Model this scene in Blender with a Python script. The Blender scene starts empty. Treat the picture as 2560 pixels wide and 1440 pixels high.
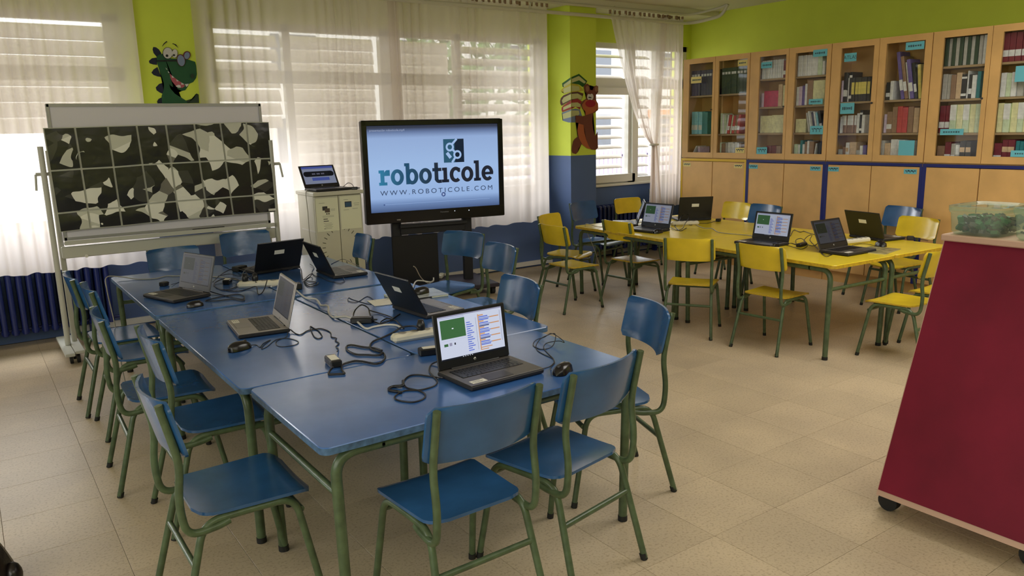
import bpy, bmesh, math, random
from mathutils import Vector, Matrix, Quaternion
random.seed(7)
PI = math.pi
C = bpy.context.scene.collection
SC = bpy.context.scene

# ------------------------------------------------------------------ camera, world, lights, exposure
EXP = 0.2
def S(r, g, b):
    f = lambda c: c/12.92 if c <= .04045 else ((c+.055)/1.055)**2.4
    return (f(r/255), f(g/255), f(b/255))
cam = bpy.data.objects.new('camera', bpy.data.cameras.new('camera'))
C.objects.link(cam)
SC.camera = cam
cam.data.sensor_width = 36
cam.data.lens = 1943/2560*36
cam.data.clip_start = .05
_X = Vector((0.81597434, -0.57764065, -0.022741)); _D = Vector((-0.13454896, -0.1515116, -0.97925523)); _F = Vector((0.56221211, 0.80210692, -0.20135052))
cam.matrix_world = Matrix.Translation((0, 0, 1.55)) @ Matrix((_X, -_D, -_F)).transposed().to_4x4()

SC.view_settings.view_transform = 'Standard'
SC.view_settings.look = 'None'
SC.view_settings.exposure = EXP
SC.view_settings.gamma = 1
SC.view_settings.use_curve_mapping = False
SC.cycles.use_denoising = True
SC.cycles.max_bounces = 8
SC.cycles.transparent_max_bounces = 16
SC.cycles.caustics_reflective = False
SC.cycles.caustics_refractive = False
SC.cycles.sample_clamp_indirect = 6

W = bpy.data.worlds.new('world'); SC.world = W; W.use_nodes = True
_bg = W.node_tree.nodes['Background']
_bg.inputs['Color'].default_value = (.93, .97, 1, 1)
_bg.inputs['Strength'].default_value = 3.7

def area(name, loc, rot, sx, sy, power, col=(1, 1, 1)):
    l = bpy.data.lights.new(name, 'AREA'); l.shape = 'RECTANGLE'; l.size = sx; l.size_y = sy; l.energy = power; l.color = col
    o = bpy.data.objects.new(name, l); C.objects.link(o); o.location = loc; o.rotation_euler = rot
    return o
# unseen fill lamps added under the ceiling, behind and beside the camera
area('ceiling_fill', (1.2, -1.2, 2.85), (0, 0, 0), 4.5, 2.4, 48, (1, .97, .9))
area('ceiling_fill', (4.6, 1.6, 2.83), (0, 0, 0), 2.6, 1.6, 62, (1, .96, .88))
area('left_wall_fill', (-3.1, .4, 1.75), (0, math.radians(-90), 0), 1.7, 6.2, 95, (1, .99, .95))  # fill panel added at the left wall to brighten bookcases; no window there
# soft daylight from the overcast sky on the window side
_s = bpy.data.lights.new('sun', 'SUN'); _s.energy = 8; _s.angle = math.radians(70); _s.color = (.97, .98, 1)
_so = bpy.data.objects.new('sun', _s); C.objects.link(_so); _so.rotation_euler = (math.radians(-52), 0, math.radians(8))

# ------------------------------------------------------------------ materials
MATS = {}
def mat(name, col, rough=.5, metal=0., spec=.5, noise=0., nscale=20., bump=0., bscale=60., trans=0., coat=0., emit=None):
    if name in MATS: return MATS[name]
    m = bpy.data.materials.new(name); m.use_nodes = True
    nt = m.node_tree; b = nt.nodes['Principled BSDF']
    b.inputs['Base Color'].default_value = (*col, 1); b.inputs['Roughness'].default_value = rough
    b.inputs['Metallic'].default_value = metal; b.inputs['Specular IOR Level'].default_value = spec
    if coat: b.inputs['Coat Weight'].default_value = coat; b.inputs['Coat Roughness'].default_value = .15
    if noise or bump:
        tc = nt.nodes.new('ShaderNodeTexCoord')
    if noise:
        n = nt.nodes.new('ShaderNodeTexNoise'); n.inputs['Scale'].default_value = nscale; n.inputs['Detail'].default_value = 4
        nt.links.new(tc.outputs['Object'], n.inputs['Vector'])
        r = nt.nodes.new('ShaderNodeMapRange'); r.inputs['From Min'].default_value = .3; r.inputs['From Max'].default_value = .7
        r.inputs['To Min'].default_value = 1-noise; r.inputs['To Max'].default_value = 1+noise
        nt.links.new(n.outputs['Fac'], r.inputs['Value'])
        mx = nt.nodes.new('ShaderNodeVectorMath'); mx.operation = 'SCALE'; mx.inputs[0].default_value = col
        nt.links.new(r.outputs['Result'], mx.inputs['Scale']); nt.links.new(mx.outputs['Vector'], b.inputs['Base Color'])
    if bump:
        n2 = nt.nodes.new('ShaderNodeTexNoise'); n2.inputs['Scale'].default_value = bscale; n2.inputs['Detail'].default_value = 3
        nt.links.new(tc.outputs['Object'], n2.inputs['Vector'])
        bp = nt.nodes.new('ShaderNodeBump'); bp.inputs['Strength'].default_value = bump; bp.inputs['Distance'].default_value = .01
        nt.links.new(n2.outputs['Fac'], bp.inputs['Height']); nt.links.new(bp.outputs['Normal'], b.inputs['Normal'])
    if emit:
        b.inputs['Emission Color'].default_value = (*emit, 1); b.inputs['Emission Strength'].default_value = 1/2**EXP
    MATS[name] = m
    return m
def screen_mat(name, col, k=1.):
    if name in MATS: return MATS[name]
    m = mat(name, (.01, .01, .012), .3, spec=.18, emit=tuple(c*k for c in col))
    return m
def glass_mat(name, tint=(1, 1, 1), ior=1.45, haze=0., hazecol=(.8, .8, .8)):
    m = bpy.data.materials.new(name); m.use_nodes = True; nt = m.node_tree; nt.nodes.clear()
    o = nt.nodes.new('ShaderNodeOutputMaterial'); t = nt.nodes.new('ShaderNodeBsdfTransparent'); t.inputs['Color'].default_value = (*tint, 1)
    g = nt.nodes.new('ShaderNodeBsdfGlossy'); g.inputs['Roughness'].default_value = .03
    f = nt.nodes.new('ShaderNodeFresnel'); f.inputs['IOR'].default_value = ior
    mx = nt.nodes.new('ShaderNodeMixShader')
    ge = nt.nodes.new('ShaderNodeNewGeometry'); inv = nt.nodes.new('ShaderNodeMath'); inv.operation = 'SUBTRACT'; inv.inputs[0].default_value = 1; nt.links.new(ge.outputs['Backfacing'], inv.inputs[1])
    pr = nt.nodes.new('ShaderNodeMath'); pr.operation = 'MULTIPLY'; nt.links.new(f.outputs[0], pr.inputs[0]); nt.links.new(inv.outputs[0], pr.inputs[1]); nt.links.new(pr.outputs[0], mx.inputs[0])
    if haze:
        d = nt.nodes.new('ShaderNodeBsdfDiffuse'); d.inputs['Color'].default_value = (*hazecol, 1)
        tl = nt.nodes.new('ShaderNodeBsdfTranslucent'); tl.inputs['Color'].default_value = (*hazecol, 1)
        ad = nt.nodes.new('ShaderNodeMixShader'); ad.inputs[0].default_value = .5
        nt.links.new(d.outputs[0], ad.inputs[1]); nt.links.new(tl.outputs[0], ad.inputs[2])
        m2 = nt.nodes.new('ShaderNodeMixShader'); m2.inputs[0].default_value = haze
        nt.links.new(t.outputs[0], m2.inputs[1]); nt.links.new(ad.outputs[0], m2.inputs[2]); nt.links.new(m2.outputs[0], mx.inputs[1])
    else:
        nt.links.new(t.outputs[0], mx.inputs[1])
    nt.links.new(g.outputs[0], mx.inputs[2]); nt.links.new(mx.outputs[0], o.inputs[0])
    return m
def sheer_mat():
    m = bpy.data.materials.new('sheer_voile'); m.use_nodes = True; nt = m.node_tree; nt.nodes.clear()
    o = nt.nodes.new('ShaderNodeOutputMaterial'); t = nt.nodes.new('ShaderNodeBsdfTransparent'); t.inputs['Color'].default_value = (1, .98, .95, 1)
    d = nt.nodes.new('ShaderNodeBsdfDiffuse'); d.inputs['Color'].default_value = (.76, .69, .635, 1)
    tl = nt.nodes.new('ShaderNodeBsdfTranslucent'); tl.inputs['Color'].default_value = (.82, .745, .69, 1)
    a = nt.nodes.new('ShaderNodeMixShader'); a.inputs[0].default_value = .55
    nt.links.new(d.outputs[0], a.inputs[1]); nt.links.new(tl.outputs[0], a.inputs[2])
    # grazing threads close up: facing folds are more see-through
    lw = nt.nodes.new('ShaderNodeLayerWeight'); lw.inputs['Blend'].default_value = .35
    r = nt.nodes.new('ShaderNodeMapRange'); r.inputs['To Min'].default_value = .76; r.inputs['To Max'].default_value = .92
    nt.links.new(lw.outputs['Facing'], r.inputs['Value'])
    mx = nt.nodes.new('ShaderNodeMixShader'); nt.links.new(r.outputs['Result'], mx.inputs[0])
    nt.links.new(t.outputs[0], mx.inputs[1]); nt.links.new(a.outputs[0], mx.inputs[2]); nt.links.new(mx.outputs[0], o.inputs[0])
    return m

M_BLUE = mat('blue_paint', (.022, .095, .25), .22, coat=.3, noise=.14, nscale=9, bump=.05, bscale=30)
M_BLUETOP = mat('blue_table_paint', (.045, .14, .42), .22, coat=.4, noise=.12, nscale=5, bump=.04, bscale=25)
M_BLUEEDGE = mat('worn_blue_edge', (.06, .13, .25), .5, noise=.4, nscale=40)
M_YEL = mat('yellow_paint', (.74, .54, .025), .24, coat=.2, noise=.08, nscale=9)
M_YELTOP = mat('yellow_table_paint', (.76, .58, .03), .25, noise=.06, nscale=5)
M_YELEDGE = mat('yellow_edge', (.55, .36, .02), .5, noise=.2, nscale=40)
M_GREEN = mat('green_frame_paint', (.072, .108, .052), .32, noise=.25, nscale=25)
M_BLK = mat('black_plastic', (.011, .011, .013), .35)
M_BLKM = mat('black_matte', (.012, .012, .016), .6)
M_RUB = mat('black_rubber', (.01, .01, .01), .7)
M_WHITE = mat('white_plastic', (.62, .61, .55), .4)
M_SILVER = mat('silver_plastic', (.34, .31, .29), .35, metal=.3)
M_DGREY = mat('dark_grey_plastic', (.045, .042, .042), .4)
M_CHAR = mat('charcoal_palm_rest', (.12, .108, .102), .38, metal=.3)
M_WOOD = mat('beech_laminate', (.68, .41, .155), .4, noise=.1, nscale=5)
M_WOODD = mat('beech_shadow_gap', (.20, .10, .035), .6)
M_SHELF = mat('shelf_board', (.42, .29, .16), .5)
M_WALLG = mat('lime_wall_paint', (.64, .75, .075), .75, noise=.05, nscale=2)
M_WALLB = mat('blue_wall_paint', (.085, .14, .30), .6, noise=.06, nscale=3)
M_CEIL = mat('ceiling_paint', (.70, .66, .52), .85)
M_PVC = mat('window_pvc', (.72, .70, .65), .4)
M_CREAM = mat('cream_paint', (.60, .58, .46), .4)
M_METWHITE = mat('white_metal', (.52, .52, .46), .35)
M_PAPER = mat('paper', (.78, .78, .58), .8)
M_STICK = mat('white_label', (.82, .80, .72), .6)
M_RADB = mat('radiator_blue', (.012, .022, .13), .3)
M_GLASS = glass_mat('clear_glass')
M_SHEER = sheer_mat()

# ------------------------------------------------------------------ mesh helpers
class MB:
    def __init__(s): s.v = []; s.f = []; s.m = []; s.sm = []
    def add(s, vs, fs, mi=0, smooth=False):
        o = len(s.v); s.v += [tuple(v) for v in vs]
        for f in fs: s.f.append([i+o for i in f]); s.m.append(mi); s.sm.append(smooth)
    def box(s, c, d, mi=0, bev=0., rz=0., rot=None):
        x, y, z = d[0]/2, d[1]/2, d[2]/2
        if bev:
            b = min(bev, x*.9, y*.9, z*.9)
            vs = []
            idx = {}
            for sx in (-1, 1):
                for sy in (-1, 1):
                    for sz in (-1, 1):
                        for ax in range(3):
                            p = [sx*(x-b), sy*(y-b), sz*(z-b)]
                            p[ax] += (sx, sy, sz)[ax]*b
                            idx[(sx, sy, sz, ax)] = len(vs); vs.append(p)
            fs = []
            for ax in range(3):
                a1, a2 = [(1, 2), (2, 0), (0, 1)][ax]
                for sg in (-1, 1):
                    q = []
                    for s1, s2 in ((-1, -1), (1, -1), (1, 1), (-1, 1)):
                        k = [0, 0, 0]; k[ax] = sg; k[a1] = s1; k[a2] = s2
                        q.append(idx[(*k, ax)])
                    fs.append(q if sg > 0 else q[::-1])
            for ax in range(3):
                a1, a2 = [(1, 2), (2, 0), (0, 1)][ax]
                for s1 in (-1, 1):
                    for s2 in (-1, 1):
                        k0 = [0, 0, 0]; k0[ax] = -1; k0[a1] = s1; k0[a2] = s2
                        k1 = list(k0); k1[ax] = 1
                        q = [idx[(*k0, a1)], idx[(*k1, a1)], idx[(*k1, a2)], idx[(*k0, a2)]]
                        fs.append(q if s1*s2 < 0 else q[::-1])
            for sx in (-1, 1):
                for sy in (-1, 1):
                    for sz in (-1, 1):
                        q = [idx[(sx, sy, sz, a)] for a in range(3)]
                        fs.append(q if sx*sy*sz > 0 else q[::-1])
        else:
            vs = [(-x, -y, -z), (x, -y, -z), (x, y, -z), (-x, y, -z), (-x, -y, z), (x, -y, z), (x, y, z), (-x, y, z)]
            fs = [(0, 3, 2, 1), (4, 5, 6, 7), (0, 1, 5, 4), (1, 2, 6, 5), (2, 3, 7, 6), (3, 0, 4, 7)]
        R = rot if rot is not None else Matrix.Rotation(rz, 3, 'Z')
        s.add([R @ Vector(v)+Vector(c) for v in vs], fs, mi)
        return s
    def tube(s, pts, r, n=8, mi=0, caps=True, r2=None):
        P = [Vector(p) for p in pts]; L = len(P)
        t = [(P[min(i+1, L-1)]-P[max(i-1, 0)]).normalized() for i in range(L)]
        u = t[0].orthogonal().normalized(); vs = []
        for i in range(L):
            if i:
                q = t[i-1].rotation_difference(t[i]); u = (q @ u)
                u = (u-t[i]*u.dot(t[i])).normalized()
            w = t[i].cross(u); rr = r if r2 is None else r+(r2-r)*i/(L-1)
            for k in range(n):
                a = 2*PI*k/n; vs.append(P[i]+(u*math.cos(a)+w*math.sin(a))*rr)
        fs = [(i*n+k, i*n+(k+1) % n, (i+1)*n+(k+1) % n, (i+1)*n+k) for i in range(L-1) for k in range(n)]
        s.add(vs, fs, mi, True)
        if caps:
            s.add(vs[:n], [tuple(range(n))[::-1]], mi); s.add(vs[-n:], [tuple(range(n))], mi)
        return s
    def cyl(s, a, b, r, n=16, mi=0): return s.tube([a, b], r, n, mi)
    def lathe(s, prof, n=20, c=(0, 0, 0), mi=0):
        vs = []
        for r, z in prof:
            for k in range(n): vs.append((c[0]+r*math.cos(2*PI*k/n), c[1]+r*math.sin(2*PI*k/n), c[2]+z))
        fs = [(i*n+k, i*n+(k+1) % n, (i+1)*n+(k+1) % n, (i+1)*n+k) for i in range(len(prof)-1) for k in range(n)]
        s.add(vs, fs, mi, True); return s
    def ball(s, c, rx, ry, rz, n=14, m=8, mi=0, R=None):
        vs = []; R = R or Matrix.Identity(3)
        for i in range(m+1):
            th = PI*i/m
            for k in range(n):
                a = 2*PI*k/n
                vs.append(R @ Vector((rx*math.sin(th)*math.cos(a), ry*math.sin(th)*math.sin(a), rz*math.cos(th)))+Vector(c))
        fs = [(i*n+k, (i+1)*n+k, (i+1)*n+(k+1) % n, i*n+(k+1) % n) for i in range(m) for k in range(n)]
        s.add(vs, fs, mi, True); return s
    def prism(s, poly, d, mi=0):
        """polygon (3D points, planar) pushed along vector d"""
        n = len(poly); P = [Vector(p) for p in poly]; Q = [p+Vector(d) for p in P]
        s.add(P+Q, [tuple(range(n))[::-1], tuple(range(n, 2*n))]+[(i, (i+1) % n, n+(i+1) % n, n+i) for i in range(n)], mi); return s
    def quad(s, a, b, c, d, mi=0): s.add([a, b, c, d], [(0, 1, 2, 3)], mi); return s
    def grid(s, fn, nu, nv, mi=0, smooth=True, wrap=False):
        vs = [fn(i/(nu-1), j/(nv-1)) for j in range(nv) for i in range(nu)]
        fs = [(j*nu+i, j*nu+i+1, (j+1)*nu+i+1, (j+1)*nu+i) for j in range(nv-1) for i in range(nu-1)]
        s.add(vs, fs, mi, smooth); return s
    def slab(s, fn, nu, nv, off, mi=0, mi2=None):
        """closed thick sheet: fn(u,v)->point, off = thickness vector function or vector"""
        g = lambda a, b: Vector(fn(a, b))+(Vector(off(a, b)) if callable(off) else Vector(off))
        A = [Vector(fn(i/(nu-1), j/(nv-1))) for j in range(nv) for i in range(nu)]
        B = [g(i/(nu-1), j/(nv-1)) for j in range(nv) for i in range(nu)]
        N = nu*nv
        fa = [(j*nu+i, j*nu+i+1, (j+1)*nu+i+1, (j+1)*nu+i) for j in range(nv-1) for i in range(nu-1)]
        s.add(A+B, fa+[tuple(N+k for k in f[::-1]) for f in fa], mi, True)
        rim = [i for i in range(nu)]+[(j+1)*nu-1 for j in range(1, nv)]+[(nv-1)*nu+i for i in range(nu-2, -1, -1)]+[j*nu for j in range(nv-2, 0, -1)]
        k = len(rim)
        s.add([A[i] for i in rim]+[B[i] for i in rim], [(i, k+i, k+(i+1) % k, (i+1) % k) for i in range(k)], mi if mi2 is None else mi2, True)
        return s
    def mesh(s, name, mats):
        me = bpy.data.meshes.new(name); me.from_pydata(s.v, [], s.f)
        for m in mats if isinstance(mats, (list, tuple)) else [mats]: me.materials.append(m)
        me.polygons.foreach_set('material_index', s.m); me.polygons.foreach_set('use_smooth', s.sm)
        me.update(); return me
    def build(s, name, mats, parent=None, loc=None, rz=None):
        return link(name, s.mesh(name, mats), parent, loc, rz)
def link(name, me, parent=None, loc=None, rz=None):
    o = bpy.data.objects.new(name, me); C.objects.link(o)
    if parent is not None: o.parent = parent
    if loc is not None: o.location = loc
    if rz is not None: o.rotation_euler = (0, 0, rz)
    return o
def tag(o, label, cat, group=None, kind=None):
    o['label'] = label; o['category'] = cat
    if group: o['group'] = group
    if kind: o['kind'] = kind
    return o
def empty(name, loc=(0, 0, 0), rz=0.):
    o = bpy.data.objects.new(name, None); C.objects.link(o); o.location = loc; o.rotation_euler = (0, 0, rz); o.empty_display_size = .1
    return o
def struct(o): o['kind'] = 'structure'; return o
def copy_tree(o, parent=None):
    c = o.copy(); C.objects.link(c); c.parent = parent
    for ch in list(o.children): copy_tree(ch, c)
    return c
def rounded(pts, r, n=5):
    P = [Vector(p) for p in pts]; out = [P[0]]
    for i in range(1, len(P)-1):
        a, b, c = P[i-1], P[i], P[i+1]
        d1, d2 = (a-b), (c-b); k = min(r, d1.length*.48, d2.length*.48)
        p0, p1 = b+d1.normalized()*k, b+d2.normalized()*k
        for j in range(n+1):
            t = j/n; out.append(p0*(1-t)**2+b*2*t*(1-t)+p1*t*t)
    return out+[P[-1]]
def smooth_path(pts, n=5):
    P = [Vector(p) for p in pts]; P = [P[0]*2-P[1]]+P+[P[-1]*2-P[-2]]; out = []
    for i in range(1, len(P)-2):
        a, b, c, d = P[i-1:i+3]
        for j in range(n):
            t = j/n
            out.append(.5*((2*b)+(c-a)*t+(2*a-5*b+4*c-d)*t*t+(3*b-a-3*c+d)*t**3))
    return out+[P[-2]]
def text_mesh(body, size, name='lettering', extrude=0., align='LEFT', space=1.):
    cu = bpy.data.curves.new(name, 'FONT'); cu.body = body; cu.size = size; cu.extrude = extrude; cu.align_x = align; cu.space_character = space
    o = bpy.data.objects.new(name, cu); C.objects.link(o)
    dg = bpy.context.evaluated_depsgraph_get(); me = bpy.data.meshes.new_from_object(o.evaluated_get(dg))
    bpy.data.objects.remove(o); return me

# ================================================================== THE ROOM
XR, YB, ZC = 7.76, 7.02, 2.87
XL, YF = -3.2, -3.4
T = .645
# floor: terrazzo tiles on a screed
m_floor = bpy.data.materials.new('terrazzo'); m_floor.use_nodes = True
nt = m_floor.node_tree; b = nt.nodes['Principled BSDF']
tc = nt.nodes.new('ShaderNodeNewGeometry'); oi = nt.nodes.new('ShaderNodeObjectInfo')
n1 = nt.nodes.new('ShaderNodeTexNoise'); n1.inputs['Scale'].default_value = 2.2; n1.inputs['Detail'].default_value = 3
n2 = nt.nodes.new('ShaderNodeTexNoise'); n2.inputs['Scale'].default_value = 95; n2.inputs['Detail'].default_value = 2
n3 = nt.nodes.new('ShaderNodeTexVoronoi'); n3.inputs['Scale'].default_value = 38
for n in (n1, n2, n3): nt.links.new(tc.outputs['Position'], n.inputs['Vector'])
cr = nt.nodes.new('ShaderNodeValToRGB'); cr.color_ramp.elements[0].position = .35; cr.color_ramp.elements[0].color = (.49, .40, .29, 1)
cr.color_ramp.elements[1].position = .65; cr.color_ramp.elements[1].color = (.59, .48, .34, 1); nt.links.new(n1.outputs['Fac'], cr.inputs['Fac'])
c2 = nt.nodes.new('ShaderNodeValToRGB'); c2.color_ramp.elements[0].position = .28; c2.color_ramp.elements[0].color = (.76, .72, .66, 1)
c2.color_ramp.elements[1].position = .5; c2.color_ramp.elements[1].color = (1.04, 1.03, 1, 1); nt.links.new(n2.outputs['Fac'], c2.inputs['Fac'])
c3 = nt.nodes.new('ShaderNodeValToRGB'); c3.color_ramp.elements[0].position = .03; c3.color_ramp.elements[0].color = (.66, .60, .54, 1)
c3.color_ramp.elements[1].position = .13; c3.color_ramp.elements[1].color = (1, 1, 1, 1); nt.links.new(n3.outputs['Distance'], c3.inputs['Fac'])
def mul(a, bb):
    m = nt.nodes.new('ShaderNodeMix'); m.data_type = 'RGBA'; m.blend_type = 'MULTIPLY'; m.inputs[0].default_value = 1
    nt.links.new(a, m.inputs[6]); nt.links.new(bb, m.inputs[7]); return m.outputs[2]
rr = nt.nodes.new('ShaderNodeMapRange'); rr.inputs['To Min'].default_value = .93; rr.inputs['To Max'].default_value = 1.05
nt.links.new(oi.outputs['Random'], rr.inputs['Value'])
cc = nt.nodes.new('ShaderNodeCombineColor')
for i in range(3): nt.links.new(rr.outputs['Result'], cc.inputs[i])
nt.links.new(mul(mul(mul(cr.outputs['Color'], c2.outputs['Color']), c3.outputs['Color']), cc.outputs['Color']), b.inputs['Base Color'])
b.inputs['Roughness'].default_value = .36
M_GROUT = mat('floor_joint', (.26, .20, .13), .8)
fl = struct(MB().box(((XL+XR)/2, (YF+YB)/2, -.055), (XR-XL+.6, YB-YF+.6, .1)).build('floor', M_GROUT))
PT, TX0, TY0 = .3715, 2.555, 1.799
tile_me = MB().box((0, 0, -.0045), (PT-.0014, PT-.0014, .009), bev=.0005).mesh('floor_tile', m_floor)
def in_view(p):
    d = Vector(p)-Vector((0, 0, 1.55)); z = d.dot(_F)
    if z < .3: return None
    return 1280+1943*d.dot(_X)/z, 720+1943*d.dot(_D)/z, z
near, far = [], []
for i in range(-16, 15):
    for j in range(-14, 15):
        x, y = TX0+(i+.5)*PT, TY0+(j+.5)*PT
        if x > XR+.1 or x < XL-.1 or y < YF-.1 or y > YB+.1: continue
        q = in_view((x, y, 0))
        (near if q and -150 < q[0] < 2710 and q[1] < 1650 else far).append((q[2] if q else 99, x, y))
near.sort()
far += near[296:]; near = near[:296]
for _, x, y in near: link('floor_tile', tile_me, fl, (x, y, 0))
mb = MB()
for _, x, y in far: mb.box((x, y, -.0045), (PT-.0014, PT-.0014, .009))
mb.build('outlying_tiles', m_floor, fl)['kind'] = 'stuff'

struct(MB().box(((XL+XR)/2, (YF+YB)/2, ZC+.1), (XR-XL+.6, YB-YF+.6, .2)).build('ceiling', M_CEIL))
# a shallow downstand in the ceiling along the windows
struct(MB().box(((XL+XR)/2, 6.80, ZC-.03), (XR-XL, .44, .06)).build('trim_1', M_CEIL))
struct(MB().box((XR+.1, (YF+YB)/2, (ZC+1.24)/2), (.2, YB-YF+.4, ZC-1.24)).box((XR+.1, (YF+YB)/2, .62), (.2, YB-YF+.4, 1.24), 1).build('wall_right', [M_WALLG, M_WALLB]))
struct(MB().box((XL-.1, (YF+YB)/2, (ZC+1.24)/2), (.2, YB-YF+.4, ZC-1.24)).box((XL-.1, (YF+YB)/2, .62), (.2, YB-YF+.4, 1.24), 1).build('wall_left', [M_WALLG, M_WALLB]))
struct(MB().box(((XL+XR)/2, YF-.1, (ZC+1.24)/2), (XR-XL, .2, ZC-1.24)).box(((XL+XR)/2, YF-.1, .62), (XR-XL, .2, 1.24), 1).build('wall_front', [M_WALLG, M_WALLB]))
# window wall
ZS, ZT = .865, 2.50
WIN = [(-2.6, 1.20), (1.80, 5.42), (5.93, 7.715)]
wb = MB(); yc, dy = YB+.15, .30
wb.box(((XL+XR)/2, yc, ZS/2), (XR-XL, dy, ZS), 1)
wb.box(((XL+XR)/2, yc, (ZT+ZC)/2), (XR-XL, dy, ZC-ZT), 0)
edges = [XL]+[e for w in WIN for e in w]+[XR]
for a, b_ in zip(edges[::2], edges[1::2]):
    wb.box(((a+b_)/2, yc, (1.24+ZT)/2), (b_-a, dy, ZT-1.24), 0)
    wb.box(((a+b_)/2, yc, (ZS+1.24)/2), (b_-a, dy, 1.24-ZS), 1)
struct(wb.build('wall_back', [M_WALLG, M_WALLB]))
def pillar(x0, x1, name):
    w, y0 = x1-x0, 6.652
    p = MB().box(((x0+x1)/2, (y0+YB)/2, (1.24+ZC)/2), (w, YB-y0, ZC-1.24), 0).box(((x0+x1)/2, (y0+YB)/2, .62), (w, YB-y0, 1.24), 1)
    struct(p.build(name, [M_WALLG, M_WALLB]))
pillar(1.222, 1.76, 'wall_pillar_left'); pillar(5.487, 5.851, 'wall_pillar_right')
struct(MB().box((3.2, YB-.012, .042), (5.35, .024, .05)).build('baseboard_back', M_PVC))
struct(MB().box((6.8, YB-.012, .042), (1.85, .024, .05)).build('baseboard_right', M_PVC))
# heating pipes under the ceiling
for z, r in ((2.70, .019), (2.795, .014)):
    p = rounded([(XL, 6.56, z), (7.25, 6.56, z), (7.35, 6.2, z+.05), (7.36, 6.12, ZC-.004)], .25, 8)
    tag(MB().tube(p, r, 10).build('heating_pipe', M_CREAM), 'thick white pipe along the window heads, lower of the pair' if z < 2.75 else 'thinner white pipe above the other along the window heads', 'pipe', 'pipes under the ceiling')
bk = MB()
for x in (1.5, 4.88, 6.0):
    bk.tube([(x, 6.56, 2.68), (x+.05, 6.58, 2.80), (x+.08, 6.6, ZC)], .009, 6)
tag(bk.build('pipe_bracket', M_CREAM), 'white rods hanging the pipes from the ceiling', 'bracket')

# ------------------------------------------------------------------ windows
M_SLAT = bpy.data.materials.new('shutter_slat'); M_SLAT.use_nodes = True
nt = M_SLAT.node_tree; b = nt.nodes['Principled BSDF']; b.inputs['Base Color'].default_value = (.78, .74, .68, 1); b.inputs['Roughness'].default_value = .5
tl = nt.nodes.new('ShaderNodeBsdfTranslucent'); tl.inputs['Color'].default_value = (.6, .57, .52, 1)
mx = nt.nodes.new('ShaderNodeMixShader'); mx.inputs[0].default_value = .55
nt.links.new(b.outputs[0], mx.inputs[1]); nt.links.new(tl.outputs[0], mx.inputs[2]); nt.links.new(mx.outputs[0], nt.nodes['Material Output'].inputs[0])
slat_cache = {}
def slat(win, x0, x1, z, tilt, y=7.19):
    L = round(x1-x0, 3)
    if L not in slat_cache:
        m = MB(); n = 7; hw = .0605
        prof = [(hw*math.cos(PI*(1-k/(n-1)))*1., .011*math.sin(PI*k/(n-1))) for k in range(n)]
        top = [(p[0], p[1]) for p in prof]; bot = [(p[0], -p[1]*.6) for p in prof[::-1][1:-1]]
        ring = top+bot; k = len(ring)
        vs = [(-L/2, r_[0], r_[1]) for r_ in ring]+[(L/2, r_[0], r_[1]) for r_ in ring]
        m.add(vs, [(i, (i+1) % k, k+(i+1) % k, k+i) for i in range(k)]+[tuple(range(k))[::-1], tuple(range(k, 2*k))], 0, False)
        slat_cache[L] = m.mesh('slat', M_SLAT)
    o = link('slat', slat_cache[L], win, ((x0+x1)/2, y, z)); o.rotation_euler = (math.radians(tilt), 0, 0)
def window(n, x0, x1, bays, z_mid=2.045):
    w = empty('window_%d' % n); struct(w)
    f = MB(); yf, d = 7.085, .07
    f.box(((x0+x1)/2, yf, ZS+.03), (x1-x0, d, .06)).box(((x0+x1)/2, yf, ZT-.03), (x1-x0, d, .06)).box(((x0+x1)/2, yf, z_mid), (x1-x0, d, .11))
    for x in [x0+.03]+[b_[0] for b_ in bays[1:]]+[x1-.03]: pass
    f.build('window_frame', M_PVC, w)
    xs = [bays[0][0]]+[b_[1] for b_ in bays]
    for k, x in enumerate([x0]+[ (bays[i][1]+bays[i+1][0])/2 for i in range(len(bays)-1)]+[x1]):
        wd = .09 if 0 < k < len(bays) else .12
        if 0 < k < len(bays): wd = max(.07, bays[k][0]-bays[k-1][1])
        xx = x+(.06 if k == 0 else -.06 if k == len(bays) else 0)
        MB().box((xx, yf, (ZS+ZT)/2), (wd, d, ZT-ZS)).build('mullion', M_PVC, w)
    MB().box(((x0+x1)/2, YB+.01, ZS-.012), (x1-x0+.02, .10, .03), bev=.006).build('window_sill', M_PVC, w)
    for a, b_, lo, tilt in bays:
        MB().box(((a+b_)/2, yf, (ZS+.06+z_mid-.055)/2), (b_-a, .006, z_mid-.115-ZS)).build('pane', M_GLASS, w)
        MB().box(((a+b_)/2, yf, (ZT-.06+z_mid+.055)/2), (b_-a, .006, ZT-.115-z_mid)).build('pane', M_GLASS, w)
        z = 2.362
        while z > lo:
            slat(w, a+.012, b_-.012, z, tilt); z -= .118
    return w
window(1, *WIN[0], [(-2.5, -.75, 1.60, 76), (-.66, 1.185, 1.60, 76)])
window(2, *WIN[1], [(1.81, 2.515, 1.62, 62), (2.575, 3.46, .9, 76), (3.68, 4.30, .9, 80), (4.36, 5.38, .9, 42)])
window(3, *WIN[2], [(5.97, 6.72, .9, 22), (6.83, 7.17, .9, 22), (7.27, 7.68, .9, 22)])
# sliding sash of the right window, drawn a hand's width into the room
sa = MB(); zb, zt = ZS+.02, 1.99
for x in (6.02, 6.80): sa.box((x, 7.03, (zb+zt)/2), (.09, .045, zt-zb))
sa.box((6.41, 7.03, zb+.045), (.78, .045, .09)).box((6.41, 7.03, zt-.04), (.78, .045, .08))
sash = sa.build('window_sash', M_PVC, bpy.data.objects['window_3'])

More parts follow.
